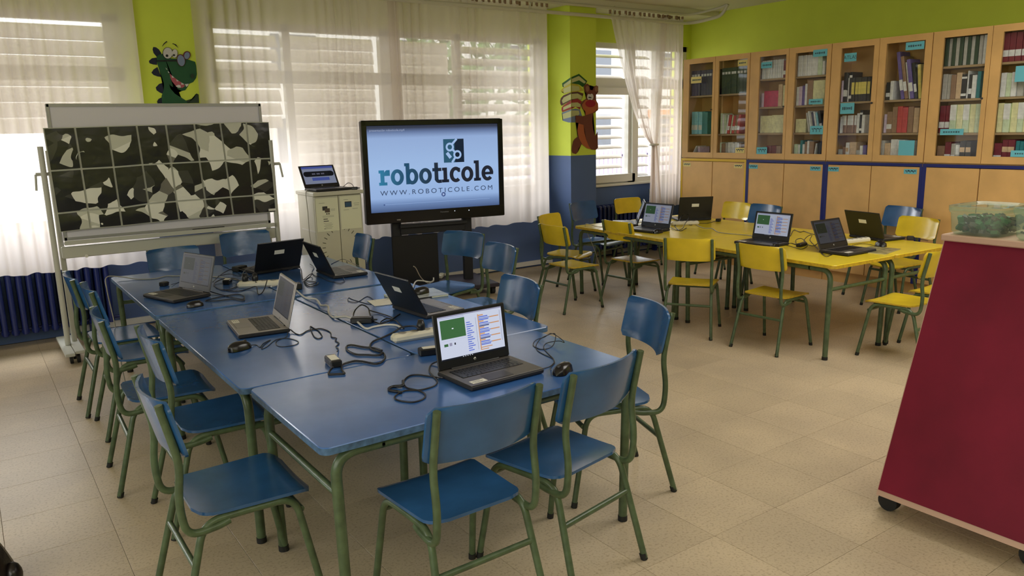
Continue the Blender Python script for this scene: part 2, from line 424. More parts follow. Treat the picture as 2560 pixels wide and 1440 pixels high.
# ------------------------------------------------------------------ outside
struct(MB().box((4, 25, -.75), (90, 36, .1)).build('ground', mat('yard_concrete', (.55, .52, .48), .9)))
bl = empty('school_block', (22, 30, -.7)); tag(bl, 'pale building beyond the yard, seen through the right window', 'building')
MB().box((0, 0, 3.5), (30, 6, 7)).build('wall', mat('pale_render', (.8, .78, .74), .9), bl)
for i in range(6):
    for z in (1.6, 4.4): MB().box((-12+4.6*i, -3.02, z+.4), (1.6, .1, 1.5)).build('window', mat('dark_pane', (.1, .11, .13), .2), bl)
MB().box((9, -3.05, 2.75), (8, .12, .4)).build('orange_band', mat('orange_band', (.75, .28, .08), .7), bl)
fe = empty('yard_fence', (18, 17, -.7)); tag(fe, 'lilac grey bar fence across the yard outside the right window', 'fence')
mp = mat('fence_paint', (.36, .30, .42), .5)
bar = MB().box((0, 0, .8), (.05, .05, 1.5)).mesh('bar', mp)
for i in range(90): link('bar', bar, fe, (-8+.17*i, 0, 0))
for z in (.2, 1.4): MB().box((-.4, 0, z), (15.4, .05, .07)).build('rail', mp, fe)
mleaf = mat('tree_leaf', (.10, .19, .05), .7, noise=.4, nscale=2); mbark = mat('bark', (.12, .09, .06), .9)
for i, (x, y, h) in enumerate(((12, 20, 5.5), (16.8, 22, 6.2))):
    t = empty('yard_tree', (x, y, -.7)); tag(t, ['leafy tree nearest the window edge outside', 'tallest leafy tree in the yard outside', 'low leafy tree before the pale building', 'leafy tree farthest along the yard fence'][i], 'tree', 'trees in the yard')
    MB().tube([(0, 0, 0), (.05, 0, h*.3), (0, .05, h*.6)], .16, 8, r2=.08).build('trunk', mbark, t)
    lv = MB()
    for k in range(420):
        d = Vector((random.gauss(0, 1), random.gauss(0, 1), random.gauss(0, 1))).normalized()*(.5+.5*random.random())
        p = Vector((d.x*1.9, d.y*1.9, h*.68+d.z*h*.34)); a = Vector((random.uniform(-1, 1), random.uniform(-1, 1), random.uniform(-1, 1))).normalized()*.24; c_ = a.orthogonal().normalized()*.17
        lv.quad(p-a, p+c_, p+a, p-c_)
    lv.build('foliage', mleaf, t)['kind'] = 'stuff'

# ------------------------------------------------------------------ curtains
def curtain(name, xl, xr, ztop, zhem, y, folds, amp, seed, label, n=None, m=26):
    rnd = random.Random(seed); ph = [rnd.uniform(0, 6.28) for _ in range(6)]; fr = [rnd.uniform(.5, 1.6) for _ in range(6)]
    n = n or folds*8
    def fn(u, v):
        z = ztop+(zhem-ztop)*v
        a, b_ = xl(z) if callable(xl) else xl, xr(z) if callable(xr) else xr
        w = folds*2*PI*(u+.035*math.sin(5*u+ph[0])+.02*math.sin(13*u+ph[1]))
        k = amp*(.55+.45*math.sin(u*17*fr[0]+ph[2]))
        yy = y+k*math.sin(w)+.35*k*math.sin(w*.5+ph[3]+v*.6)
        return (a+(b_-a)*u+.3*k*math.cos(w+ph[4]), yy, z+.008*math.sin(w*.5+ph[5])*v)
    o = MB().grid(fn, n, m).build(name, M_SHEER)
    tag(o, label, 'curtain', 'sheer curtains on the window wall')
    hd = MB()
    k = int(folds*1.6)
    for i in range(k+1):
        u = i/k; p = Vector(fn(u, 0)); hd.box(p+Vector((0, 0, .012)), (.02, .02, .04))
    hd.build('heading_hook', mat('hook_brown', (.30, .20, .12), .6), o)['kind'] = 'stuff'
    return o
curtain('curtain', -1.2, 1.235, 2.76, .585, 6.60, 24, .022, 3, 'long sheer curtain behind the whiteboard, left of the dinosaur painting')
curtain('curtain', 1.65, 3.44, 2.76, .575, 6.60, 17, .022, 11, 'long sheer curtain right of the dinosaur painting, behind the white cabinet')
curtain('curtain', 3.33, 5.145, 2.76, .575, 6.605, 18, .026, 23, 'long sheer curtain behind the big display, beside the animal painting')
zt_ = 1.33
def cl(z):
    if z > zt_: t = (z-zt_)/(2.76-zt_); return 6.665-.66*t**.62 if t > 0 else 6.665
    return 6.67-.03*(zt_-z)/.6
def cr_(z):
    if z > zt_: t = (z-zt_)/(2.76-zt_); return 6.735+.16*t**.8
    return 6.735+.08*(zt_-z)/.6
ct = curtain('curtain', cl, cr_, 2.75, .60, 6.60, 8, .026, 5, 'tied back sheer curtain sweeping across the right window', n=90, m=40)
rp = []
for k in range(15):
    a = 2*PI*k/14; rp.append((6.70+.05*math.cos(a), 6.60+.05*math.sin(a), 1.325))
MB().tube(rp, .012, 8).build('tie_ring', M_PVC, ct)
curtain('curtain', 6.80, 7.16, 2.75, .585, 6.62, 6, .026, 8, 'narrow straight sheer curtain next to the bookcases')

# ------------------------------------------------------------------ radiators
def radiator(x0, n, y, label):
    r = empty('radiator', (x0, y, 0)); tag(r, label, 'radiator', 'column radiators under the windows')
    m = MB(); 
    m.tube(rounded([(0, -.05, .10), (0, -.05, .62), (0, .05, .62), (0, .05, .10)], .03, 4)+[Vector((0, .05, .1))], .021, 8)
    m.box((0, 0, .12), (.052, .13, .05), bev=.015).box((0, 0, .615), (.058, .12, .035), bev=.015).box((0, 0, .36), (.014, .09, .5))
    me = m.mesh('radiator_section', M_RADB)
    for i in range(n): link('radiator_section', me, r, (.0655*i, 0, 0))
    MB().cyl((0, 0, .125), (.0655*n, 0, .125), .014, 8).cyl((-.02, 0, .60), (.0655*n, 0, .60), .014, 8).build('pipe', M_RADB, r)
    MB().box((.3, .03, .04), (.04, .05, .16)).box((.0655*n-.2, .03, .04), (.04, .05, .16)).build('bracket', M_RADB, r)
    MB().cyl((.0655*n-.02, 0, .60), (.0655*n+.05, 0, .60), .016, 8).cyl((.0655*n+.05, 0, .60), (.0655*n+.05, -.04, .60), .012, 8).build('valve', M_METWHITE, r)
radiator(-.85, 27, 6.885, 'dark blue radiator left of the blue tables under the curtain')
radiator(6.08, 18, 6.885, 'dark blue radiator behind the yellow tables under the right window')

tag(MB().tube(rounded([(1.82, 6.97, .03), (1.82, 6.97, .70), (1.95, 6.97, .72), (1.95, 7.02, .72)], .05, 5), .022, 10).build('riser_pipe', M_PVC), 'white riser pipe on the wall below the poster corner', 'pipe')

# ================================================================== BOOKCASES
CX = 6.87
YU = [6.31, 5.39, 4.46, 3.52, 2.58, 1.64]
M_TAPEB = mat('blue_tape', (.012, .02, .16), .4); M_TAPEY = mat('yellow_tape', (.72, .46, .03), .4)
M_CASEGLASS = glass_mat('case_glass', (.95, .96, .96), 1.45)
ORD = ['first', 'second', 'third', 'fourth', 'fifth', 'sixth', 'seventh', 'eighth', 'ninth', 'tenth', 'eleventh', 'twelfth', 'thirteenth', 'fourteenth', 'fifteenth']
PANES = {1: (6.22, 5.883), 2: (5.80, 5.425), 3: (5.273, 4.957), 4: (4.85, 4.508), 5: (4.36, 4.04), 6: (3.925, 3.582), 7: (3.428, 3.09), 8: (2.97, 2.655), 9: (2.49, 2.15), 10: (2.03, 1.72)}
SHELF = {0: [1.86, 1.435], 1: [1.985, 1.705, 1.44], 2: [1.72, 1.43], 3: [1.975, 1.705, 1.425], 4: [1.97, 1.70, 1.43]}
ZLO, ZSEAM, ZTOP = .10, 1.165, 2.262
caselab = ['glass fronted beech bookcase in the corner, yellow tape round its lower doors', 'glass fronted beech bookcase second from the window, cream boxes inside',
           'glass fronted beech bookcase third from the window, leaning purple books inside', 'glass fronted beech bookcase fourth from the window, above the plastic tubs', 'glass fronted beech bookcase farthest from the window']
m_lblb = mat('blue_label_card', (.14, .50, .62), .6); m_lbly = mat('yellow_label_card', (.74, .62, .22), .6); m_ink = mat('label_ink', (.05, .10, .13), .7)
def sticker(par, y, z, w, h, m, marks='line', word=None, x=CX-.022):
    s = MB().box((x-.001, y, z), (.0016, w, h)).build('label_card', m, par)
    k = MB()
    if marks == 'plants':
        for i in (-1, 0, 1):
            yy = y-i*w*.25
            k.box((x-.0025, yy, z-h*.05), (.001, .006, h*.35)).box((x-.0025, yy-.012, z+h*.18), (.001, .016, .010)).box((x-.0025, yy+.010, z+h*.14), (.001, .014, .009))
    elif marks == 'line':
        rnd = random.Random(int(y*1000)); yy = y+w*.36
        while yy > y-w*.36:
            q = rnd.uniform(.008, .016); k.box((x-.0025, yy-q/2, z), (.001, q, h*rnd.uniform(.18, .30))); yy -= q+.006
    if word:
        me = text_mesh(word, h*.62, align='CENTER'); me.materials.clear(); me.materials.append(m_ink)
        o = link('lettering', me, s); o.matrix_local = Matrix.Translation((x-.0025, y, z-h*.2)) @ Matrix(((0, 0, -1), (-1, 0, 0), (0, 1, 0))).to_4x4()
    elif k.v: k.build('writing', m_ink, s)
for u in range(5):
    y1, y0 = YU[u], YU[u+1]; yc = (y0+y1)/2; w = y1-y0-.006
    bc = empty('bookcase', (0, 0, 0)); tag(bc, caselab[u], 'bookcase', 'bookcases along the right wall')
    D = .46
    c = MB()
    for y in (y0+.012, y1-.012): c.box((CX+D/2+.02, y, (ZLO+ZTOP)/2), (D, .018, ZTOP-ZLO))
    c.box((CX+D/2+.02, yc, ZTOP-.009), (D, w, .018)).box((CX+D/2+.02, yc, ZSEAM), (D, w-.03, .022)).box((CX+D/2+.02, yc, ZLO+.01), (D, w-.03, .02))
    c.box((CX+D+.014, yc, (ZLO+ZTOP)/2), (.012, w-.02, ZTOP-ZLO)).box((CX+.30, yc, (ZSEAM+ZTOP)/2), (.012, w-.03, ZTOP-ZSEAM-.03))
    c.box((CX+.25, yc, (ZSEAM+ZTOP)/2), (.26, .018, ZTOP-ZSEAM-.03))
    c.build('carcass', M_WOOD, bc)
    MB().box((CX+.24, yc, ZLO/2), (.40, w, ZLO)).build('plinth', M_WOODD if False else M_WOOD, bc)
    for z in SHELF[u]: MB().box((CX+.165, yc, z-.009), (.26, w-.045, .018)).build('shelf', M_SHELF, bc)
    for k in (0, 1):
        ya, yb = (y1-.004, yc+.002) if k == 0 else (yc-.002, y0+.004)
        p1, p0 = PANES[2*u+1+k]; z0, z1 = ZSEAM+.012, ZTOP-.002; pz0, pz1 = 1.235, 2.205
        f = MB(); xd = CX+.0; th = .02
        f.box((xd, (ya+p1)/2, (z0+z1)/2), (th, ya-p1, z1-z0)).box((xd, (p0+yb)/2, (z0+z1)/2), (th, p0-yb, z1-z0))
        f.box((xd, (p0+p1)/2, (z0+pz0)/2), (th, p1-p0, pz0-z0)).box((xd, (p0+p1)/2, (pz1+z1)/2), (th, p1-p0, z1-pz1))
        dr = f.build('door', M_WOOD, bc)
        MB().box((xd, (p0+p1)/2, (pz0+pz1)/2), (.005, p1-p0, pz1-pz0)).build('pane', M_CASEGLASS, dr)
        if k == 0: MB().cyl((xd-.02, yb+.035, 1.70), (xd-.008, yb+.035, 1.70), .009, 10).build('lock', M_DGREY, dr)
        ld = MB().box((CX-.002, (ya+yb)/2, (ZLO+.012+ZSEAM-.03)/2), (.02, ya-yb-.004, ZSEAM-.042-ZLO), bev=.002).build('door', M_WOOD, bc)
        ym = (ya-.085) if k == 0 else (yb+.10)
        if u < 3: sticker(ld, ym, 1.095, .115, .042, m_lbly if u == 0 else m_lblb, 'plants', x=CX-.012)
    tm = M_TAPEY if u == 0 else M_TAPEB
    MB().box((CX-.0135, yc, ZSEAM-.012), (.003, w, .026)).build('tape', tm, bc)
    tw = .022 if u == 0 else .034
    MB().box((CX-.0135, y1-tw/2, (ZLO+ZSEAM)/2-.012), (.003, tw, ZSEAM-ZLO-.026)).build('tape', tm, bc)
    MB().box((CX-.0135, y0+.012, (ZLO+ZSEAM)/2-.012), (.003, .022, ZSEAM-ZLO-.026)).build('tape', tm, bc)
    if u == 0:
        sticker(bc, 6.12, 2.03, .15, .07, m_lbly, x=CX-.004); sticker(bc, 5.49, 2.165, .125, .06, m_lbly, x=CX-.004); sticker(bc, 5.48, 1.262, .12, .055, m_lbly, 'plants', x=CX-.012)
    if u == 1:
        sticker(bc, 5.19, 2.12, .13, .06, m_lblb, x=CX-.004); sticker(bc, 4.58, 2.185, .15, .065, m_lblb, x=CX-.012); sticker(bc, 5.20, 1.262, .13, .07, m_lblb, 'plants', x=CX-.012)
        sticker(bc, 4.60, 1.735, .15, .05, m_lblb, x=CX-.012); sticker(bc, 4.575, 1.465, .14, .08, m_lblb, 'plants', x=CX-.012)
    if u == 2:
        sticker(bc, 4.27, 2.12, .12, .075, m_lblb, None, 'ATLAS', x=CX-.004); sticker(bc, 3.67, 2.165, .16, .065, m_lblb, x=CX-.012)
        sticker(bc, 4.27, 1.66, .14, .10, m_lblb, x=CX-.004); sticker(bc, 3.68, 1.30, .14, .13, m_lblb, None, x=CX-.004)
    if u == 3:
        sticker(bc, 3.30, 1.435, .19, .05, m_lblb, x=CX-.012); sticker(bc, 2.78, 1.875, .16, .12, m_lblb, None, x=CX-.004); sticker(bc, 2.72, 1.262, .22, .05, m_lblb, x=CX-.012)
BM = {}
def bmat(c):
    if c not in BM:
        BM[c] = mat('book_'+c, tuple(min(.85, 1.7*q) for q in {'navy': (.045, .04, .085), 'dark green': (.03, .05, .032), 'white': (.62, .60, .56), 'pale blue': (.20, .42, .60), 'teal': (.02, .14, .16), 'red': (.35, .05, .05), 'brown': (.20, .12, .075),
            'cream': (.62, .48, .28), 'grey': (.30, .29, .27), 'maroon': (.13, .02, .03), 'black': (.02, .02, .022), 'yellow': (.55, .42, .10), 'purple': (.11, .08, .24), 'tan': (.42, .30, .19), 'pale green': (.40, .47, .34), 'crimson': (.38, .03, .09), 'lilac': (.45, .36, .46), 'orange': (.55, .24, .08)}[c]), .45, noise=.15, nscale=30)
    return BM[c]
SHN = {3: ['top', 'middle', 'bottom'], 4: ['top', 'second', 'third', 'bottom']}
def row(pane, shelf, items, gap=.0, start=0.):
    u = (pane-1)//2; zz = SHELF[u]; ns = len(zz)+1
    base = (zz[shelf] if shelf < ns-1 else ZSEAM+.011)+.0005; head = (ZTOP-.02 if shelf == 0 else zz[shelf-1]-.02)-base
    y = PANES[pane][0]+.025-start; prev = pext = 0
    for i, it in enumerate(items):
        col, th, hf = it[0], it[1], it[2]; band = it[3] if len(it) > 3 else None; lean = it[4] if len(it) > 4 else 0; dep = it[5] if len(it) > 5 else .17
        h = head*hf; m = MB(); x = CX+.055+dep/2+random.uniform(0, .02)
        kind = 'binder' if th > .045 else 'book'
        if dep < .12: kind = 'box'
        m.box((0, 0, h/2), (dep, th-.002, h), 0, bev=.003)
        ms = [bmat(col)]
        if band == 'w': m.box((-dep/2-.0008, 0, h*.30), (.002, th-.003, h*.22), 1); ms.append(bmat('white'))
        if band == 'ww': m.box((-dep/2-.0008, 0, h*.16), (.002, th-.003, h*.10), 1).box((-dep/2-.0008, 0, h*.85), (.002, th-.003, h*.08), 1); ms.append(bmat('white'))
        if band == 'dot': m.box((-dep/2-.0008, 0, h*.80), (.002, th*.7, th*.6), 1, bev=.0005); ms.append(bmat('white'))
        if band == 'top': m.box((-dep/2-.0008, 0, h*.72), (.002, th-.003, h*.54), 1); ms.append(bmat('white'))
        if band == 'y': m.box((-dep/2-.0008, 0, h*.55), (.002, th-.003, h*.5), 1); ms.append(bmat('yellow'))
        if band == 'o': m.box((-dep/2-.0008, 0, h*.60), (.002, th-.006, h*.22), 1); ms.append(bmat('tan'))
        a = math.radians(lean); ext = h*math.sin(abs(a))
        if lean < 0 and prev >= 0: y -= ext
        if lean <= 0 and prev > 0: y -= pext
        prev, pext = lean, ext
        o = m.build(kind, ms)
        o.location = (x, y-th/2/math.cos(a), base+th/2*math.sin(abs(a))); o.rotation_euler = (a, 0, 0)
        y -= th/math.cos(a)+gap+(.003 if lean else 0)
        tag(o, '%s %s, %s from left, %s shelf, %s glass door from the window' % (col, kind, ORD[i+start_no.get((pane, shelf), 0)], SHN[ns][shelf], ORD[pane-1]), kind, '%s shelf behind %s glass door' % (SHN[ns][shelf], ORD[pane-1]))
    start_no[(pane, shelf)] = start_no.get((pane, shelf), 0)+len(items)
start_no = {}
R = random.Random(4)
def mix(n, cols, th, h, band=None, jit=.1):
    return [(R.choice(cols), th*R.uniform(.8, 1.25), h*R.uniform(1-jit, 1), band) for _ in range(n)]
row(1, 0, [('navy', .042, .72, 'dot')]*8)
row(1, 1, [('pale blue', .052, .62, 'w'), ('pale blue', .05, .62, 'w'), ('pale blue', .052, .61, 'w'), ('teal', .05, .62), ('teal', .045, .60)])
row(1, 2, [('grey', .012, .55, None, 30), ('white', .012, .6, None, 30), ('lilac', .03, .5)])
row(2, 0, [('dark green', .042, .72, 'dot')]*9)
row(2, 1, [('pale green', .03, .55), ('white', .022, .52), ('pale green', .022, .5), ('white', .018, .50, None, 8), ('red', .03, .5, 'w', 8), ('pale green', .02, .5, 'w', 8), ('red', .034, .48, 'w', 8), ('brown', .034, .5, 'w', 8), ('red', .034, .5, 'w', 8)])
row(2, 2, mix(10, ['grey', 'pale green', 'white', 'brown', 'dark green'], .030, .72))
row(3, 0, [('white', .020, .72)]*13+[('maroon', .03, .66, 'w')])
row(3, 1, [('lilac', .03, .55), ('crimson', .18, .62), ('tan', .05, .85), ('cream', .05, .8)])
row(3, 2, [('cream', .15, .72), ('cream', .15, .74)])
row(3, 3, [('pale green', .05, .45), ('teal', .05, .5), ('maroon', .06, .55), ('maroon', .06, .55), ('brown', .06, .55)])
row(4, 0, [('white', .026, .78)]*6+[('white', .07, .74), ('pale green', .05, .70), ('white', .03, .5)])
row(4, 1, [('white', .03, .70), ('lilac', .035, .72), ('purple', .03, .74), ('white', .028, .80), ('brown', .06, .92), ('cream', .13, .90)])
row(4, 2, [('cream', .12, .55), ('grey', .018, .80, None, -12), ('white', .02, .86, None, -12), ('grey', .016, .80, None, -12), ('navy', .018, .82, None, -12), ('white', .016, .84, None, -12), ('pale blue', .016, .8, None, -12), ('black', .03, .86, 'w', -12)])
row(4, 3, [('pale green', .04, .62), ('white', .028, .60), ('teal', .03, .78), ('white', .025, .62), ('brown', .035, .72), ('white', .02, .76), ('brown', .05, .72), ('white', .014, .66, None, 8), ('black', .04, .7)])
row(5, 0, [('lilac', .018, .38), ('black', .034, .52, 'w'), ('black', .012, .50, 'w'), ('white', .012, .42), ('black', .030, .52, 'ww')]+[('black', .030, .42, 'y')]*6)
row(5, 1, [('white', .016, .58), ('white', .016, .62)]+[('brown', .023, .62, 'top')]*6+[('white', .028, .68), ('black', .03, .78, 'ww'), ('white', .03, .62)])
row(5, 2, [('grey', .05, .45), ('brown', .03, .55), ('white', .035, .72, 'o'), ('tan', .07, .74), ('grey', .04, .42), ('white', .03, .6, 'w'), ('purple', .04, .62, 'w')])
row(6, 0, [('black', .04, .30, 'w'), ('white', .03, .32), ('purple', .034, .80, 'w', -10), ('brown', .03, .72, 'w', -10), ('white', .018, .62, None, -10), ('purple', .034, .66, 'w', -10), ('black', .026, .6, 'w', -10), ('yellow', .03, .56, None, -6), ('brown', .05, .6)])
row(6, 1, [('lilac', .03, .62), ('brown', .05, .7, 'w'), ('brown', .045, .85), ('red', .045, .86), ('red', .05, .82), ('brown', .05, .84), ('tan', .05, .8)])
row(6, 2, [('grey', .03, .8), ('tan', .05, .7), ('white', .07, .84), ('white', .07, .82), ('lilac', .06, .78), ('grey', .05, .8)])
row(7, 0, [('dark green', .030, .86), ('grey', .03, .85)]*5+[('white', .03, .86)])
row(7, 1, [('grey', .04, .84), ('grey', .035, .82), ('brown', .04, .80), ('tan', .045, .86), ('black', .045, .80, 'ww'), ('white', .010, .90), ('black', .03, .78, 'w'), ('white', .035, .75), ('teal', .03, .86)])
row(7, 2, [('maroon', .046, .88, 'w'), ('maroon', .046, .88, 'w'), ('pale green', .052, .90, 'top'), ('cream', .05, .90), ('pale green', .05, .9, 'top'), ('cream', .05, .9), ('pale green', .05, .9)])
row(7, 3, [('brown', .07, .62), ('maroon', .05, .76, 'w'), ('grey', .035, .70, 'w'), ('grey', .04, .66, 'top'), ('black', .045, .80, 'o'), ('black', .045, .80, 'o')])
row(8, 0, [('maroon', .045, .84, 'w')]*4+[('white', .05, .88), ('white', .04, .86)])
row(8, 1, [('white', .045, .76), ('pale green', .04, .74), ('white', .04, .76), ('grey', .05, .7)])
row(8, 2, [('cream', .05, .9), ('pale green', .05, .88, 'top'), ('cream', .05, .9), ('pale green', .05, .9, 'top'), ('cream', .05, .9), ('pale green', .05, .9)])
row(8, 3, [('maroon', .06, .72, 'w'), ('maroon', .05, .84, 'o'), ('maroon', .05, .84, 'o'), ('teal', .03, .8), ('teal', .03, .78), ('teal', .04, .8)])

# ================================================================== TABLES
def make_table(L, Wd, top_m, edge_m):
    """long side along local x, origin on the floor under the middle"""
    r = empty('school_table'); zt = T
    def outline(k=7, rad=.03):
        o = []
        for sx, sy, a0 in ((1, 1, 0), (-1, 1, 90), (-1, -1, 180), (1, -1, 270)):
            for j in range(k):
                a = math.radians(a0+90*j/(k-1)); o.append((sx*(L/2-rad)+rad*math.cos(a), sy*(Wd/2-rad)+rad*math.sin(a)))
        return o
    ol = outline(); n = len(ol); m = MB()
    up = [(x*.997, y*.995, zt) for x, y in ol]; e1 = [(x, y, zt-.003) for x, y in ol]; e0 = [(x, y, zt-.024) for x, y in ol]
    m.add(up, [tuple(range(n))], 0); m.add(e0, [tuple(range(n))[::-1]], 1)
    m.add(up+e1, [(i, (i+1) % n, n+(i+1) % n, n+i)[::-1] for i in range(n)], 0, True); m.add(e1+e0, [(i, (i+1) % n, n+(i+1) % n, n+i)[::-1] for i in range(n)], 1, True)
    m.build('tabletop', [top_m, edge_m], r)
    lx, ly, zr, rt = L/2-.05, Wd/2-.035, zt-.042, .0175
    for sy in (-1, 1):
        for sx in (-1, 1):
            lg = MB().tube(rounded([(sx*(lx-.16), sy*ly, zr), (sx*lx, sy*ly, zr), (sx*(lx-.012), sy*(ly-.005), .012)], .10, 8), rt, 12).build('leg', M_GREEN, r)
            MB().cyl((sx*(lx-.012), sy*(ly-.005), .0), (sx*(lx-.012), sy*(ly-.005), .022), rt+.0015, 12).build('foot_cap', M_RUB, lg)
        MB().tube([(-lx+.15, sy*ly, zr), (lx-.15, sy*ly, zr)], rt, 12).build('rail', M_GREEN, r)
    for sx in (-1, 1):
        MB().tube([(sx*(lx-.003), -ly, .475), (sx*(lx-.003), ly, .475)], .0125, 10).build('stretcher', M_GREEN, r)
        MB().box((sx*(lx-.2), 0, zr+.009), (.03, 2*ly, .016)).build('bearer', M_GREEN, r)
    return r
def put(o, x, y, rz, label, cat, group):
    o.location = (x, y, 0); o.rotation_euler = (0, 0, rz); return tag(o, label, cat, group)
BG, YG = 'blue tables pushed together', 'yellow tables pushed together'
tb = make_table(1.425, .703, M_BLUETOP, M_BLUEEDGE)
put(tb, 1.083, 3.482, PI/2, 'blue table along the left middle of the blue group, silver laptop on it', 'table', BG)
for x, y, lb in ((1.800, 3.480, 'blue table in the right middle of the blue group, magazine on it'), (1.083, 4.955, 'blue table at the far left of the blue group, beside the whiteboard'), (1.80, 4.957, 'blue table at the far right of the blue group, towards the display')):
    put(copy_tree(tb), x, y, PI/2, lb, 'table', BG)
tn = make_table(1.295, .695, M_BLUETOP, M_BLUEEDGE)
put(tn, 1.405, 2.412, 0, 'blue table set crosswise nearest the viewer, laptop with green screen picture on it', 'table', BG)
ty = make_table(1.385, .665, M_YELTOP, M_YELEDGE)
YA = math.radians(-3.2); v_ = Vector((-math.sin(YA), math.cos(YA))); u_ = Vector((math.cos(YA), math.sin(YA))); A0 = Vector((4.475, 2.80))
ylab = [['yellow table nearest the red book cart, on the viewer side', 'yellow table next to the bookcases, nearest the red book cart'], ['yellow table at the far left, next to the pillar', 'yellow table in the far corner, between window and bookcases']]
first = True
for i in (0, 1):
    for j in (0, 1):
        p = A0+u_*(.335+.672*j)+v_*(.695+1.392*i)
        t = ty if first else copy_tree(ty); first = False
        put(t, p.x, p.y, YA+PI/2, ylab[i][j], 'table', YG)

# ================================================================== CHAIRS
def make_chair(M_P, M_E, s):
    r = empty('school_chair'); q = lambda *p: tuple(s*c for c in p); rt = .0112*s
    def w_at(v, rad, W0, W1):                      # half width of a rounded board
        W_ = W0+(W1-W0)*v; d = min(v, 1-v)*.345
        return W_ if d >= rad else W_-rad+math.sqrt(max(0, rad*rad-(rad-d)**2))
    def seat(u, v):
        v2 = v*v*(3-2*v)*.35+v*.65
        hw = w_at(v2, .055, .160, .178)*s; x = (2*u-1)*hw
        y = (-.135+.345*v2)*s; z = .386*s-.007*s*(1-(2*u-1)**2)*min(1, v2*2.2)*(1-v2*.3)
        if v2 > .86: z -= .020*s*((v2-.86)/.14)**2
        if v2 < .25: z += .007*s*((.25-v2)/.25)**2
        return (x, y, z)
    MB().slab(seat, 13, 19, (0, 0, -.010*s), 0, 1).build('seat', [M_P, M_E], r)
    def back(u, v):
        k = 2*u-1; hgt = .170; d = min(v, 1-v)*hgt; rad = .026
        hw = .188 if d >= rad else .188-rad+math.sqrt(max(0, rad*rad-(rad-d)**2))
        z = .572+hgt*v; y = -.150-.040*v-.036*(1-k*k)+.004
        return (k*hw*s, y*s, z*s)
    MB().slab(back, 17, 12, (0, .009*s, 0), 0, 1).build('backrest', [M_P, M_E], r)
    for sx in (-1, 1):
        lg = MB().tube(rounded([q(sx*.158, 0, .363), q(sx*.160, -.118, .363), q(sx*.182, -.215, .006)], .055*s, 7), rt, 10).build('leg', M_GREEN, r)
        MB().tube([q(sx*.182, -.215, 0), q(sx*.179, -.209, .022)], rt*1.12, 10).build('foot_cap', M_RUB, lg)
        lg = MB().tube(rounded([q(sx*.158, 0, .363), q(sx*.162, .150, .363), q(sx*.185, .215, .006)], .055*s, 7), rt, 10).build('leg', M_GREEN, r)
        MB().tube([q(sx*.185, .215, 0), q(sx*.1835, .211, .022)], rt*1.12, 10).build('foot_cap', M_RUB, lg)
        MB().tube(rounded([q(sx*.168, -.200, .738), q(sx*.168, -.163, .560), q(sx*.168, -.178, .440), q(sx*.168, -.165, .338), q(sx*.166, -.075, .345), q(sx*.163, -.045, .352)], .045*s, 7), rt, 10).build('back_post', M_GREEN, r)
    MB().tube([q(-.171, -.166, .190+.0), q(.171, -.166, .190)], rt*.85, 8).build('stretcher', M_GREEN, r) if False else MB().tube([q(-.170, -.152, .238), q(.170, -.152, .238)], rt*.85, 8).build('stretcher', M_GREEN, r)
    MB().tube([q(-.164, .168, .318), q(.164, .168, .318)], rt*.85, 8).build('stretcher', M_GREEN, r)
    return r
cb = make_chair(M_BLUE, M_BLUE, 1.07); cy = make_chair(M_YEL, M_YELEDGE, 1.0)
blue = [(.595, 2.515, 0, 'blue chair nearest the viewer on the left side of the blue tables'), (.73, 3.25, 0, 'blue chair on the left side of the blue tables, second from the viewer'),
 (.628, 3.78, -2, 'blue chair on the left side of the blue tables, third from the viewer'), (.68, 4.525, 0, 'blue chair on the left side of the blue tables, fourth from the viewer'), (.645, 4.99, 0, 'blue chair on the left side of the blue tables, beside the whiteboard foot'),
 (1.164, 2.0, 91, 'blue chair at the near end of the blue tables, left of two'), (1.621, 2.035, 100.6, 'blue chair at the near end of the blue tables, right of two'),
 (2.187, 2.414, 160.5, 'blue chair pulled out at the right corner of the near blue table'), (2.085, 3.198, 172.5, 'blue chair facing left behind the open near laptop, right side of the blue tables'),
 (2.695, 4.255, 175, 'blue chair standing alone right of the blue tables, before the display base'), (2.86, 4.91, 196, 'blue chair facing left directly before the rolling display stand'),
 (2.215, 5.37, 171.5, 'blue chair between the white cabinet and the display'), (1.24, 5.93, 276, 'blue chair at the far end of the blue tables, left, before the whiteboard'), (1.81, 6.05, 275, 'blue chair at the far end of the blue tables, right, below the poster corner'),
 (5.95, 4.62, 169, 'blue chair among the yellow ones, behind the laptop with green stage picture'), (6.58, 3.665, 163, 'blue chair against the bookcases, behind a yellow chair'), (5.234, 5.93, 280, 'blue chair at the far end of the yellow tables beside the pillar'), (7.0, 6.565, 269, 'blue chair in the window corner half hidden by curtain')]
yel = [(4.60, 5.66, -70, 'yellow chair farthest left, turned to the room beside the pillar'), (4.224, 5.145, 0, 'yellow chair on the viewer side, farthest left of its row'), (4.796, 4.97, 0, 'yellow chair on the viewer side, in front of the far left laptop'),
 (4.407, 3.922, 32, 'yellow chair pulled out at an angle on the viewer side, third along the row'), (4.531, 3.295, 4.5, 'yellow chair on the viewer side nearest the red book cart'), (6.169, 6.319, 265, 'yellow chair at the far end of the yellow tables under the window'),
 (6.394, 5.276, 175, 'yellow chair before the bookcases, facing the room between two laptops'), (6.34, 3.37, 170, 'yellow chair before the bookcases, at the black laptop with a label'), (4.972, 2.583, 92, 'yellow chair at the near end of the yellow tables, left of the red cart'), (5.46, 2.56, 90, 'yellow chair at the near end of the yellow tables, mostly behind the red cart')]
for k, (proto, lst, g) in enumerate(((cb, blue, 'blue school chairs'), (cy, yel, 'yellow school chairs'))):
    for i, (x, y, a, lb) in enumerate(lst):
        c = proto if i == 0 else copy_tree(proto)
        put(c, x, y, math.radians(a-90), lb, 'chair', g)
        if 'end of the blue tables, left, before' in lb: c.scale = (.935, .935, .935)

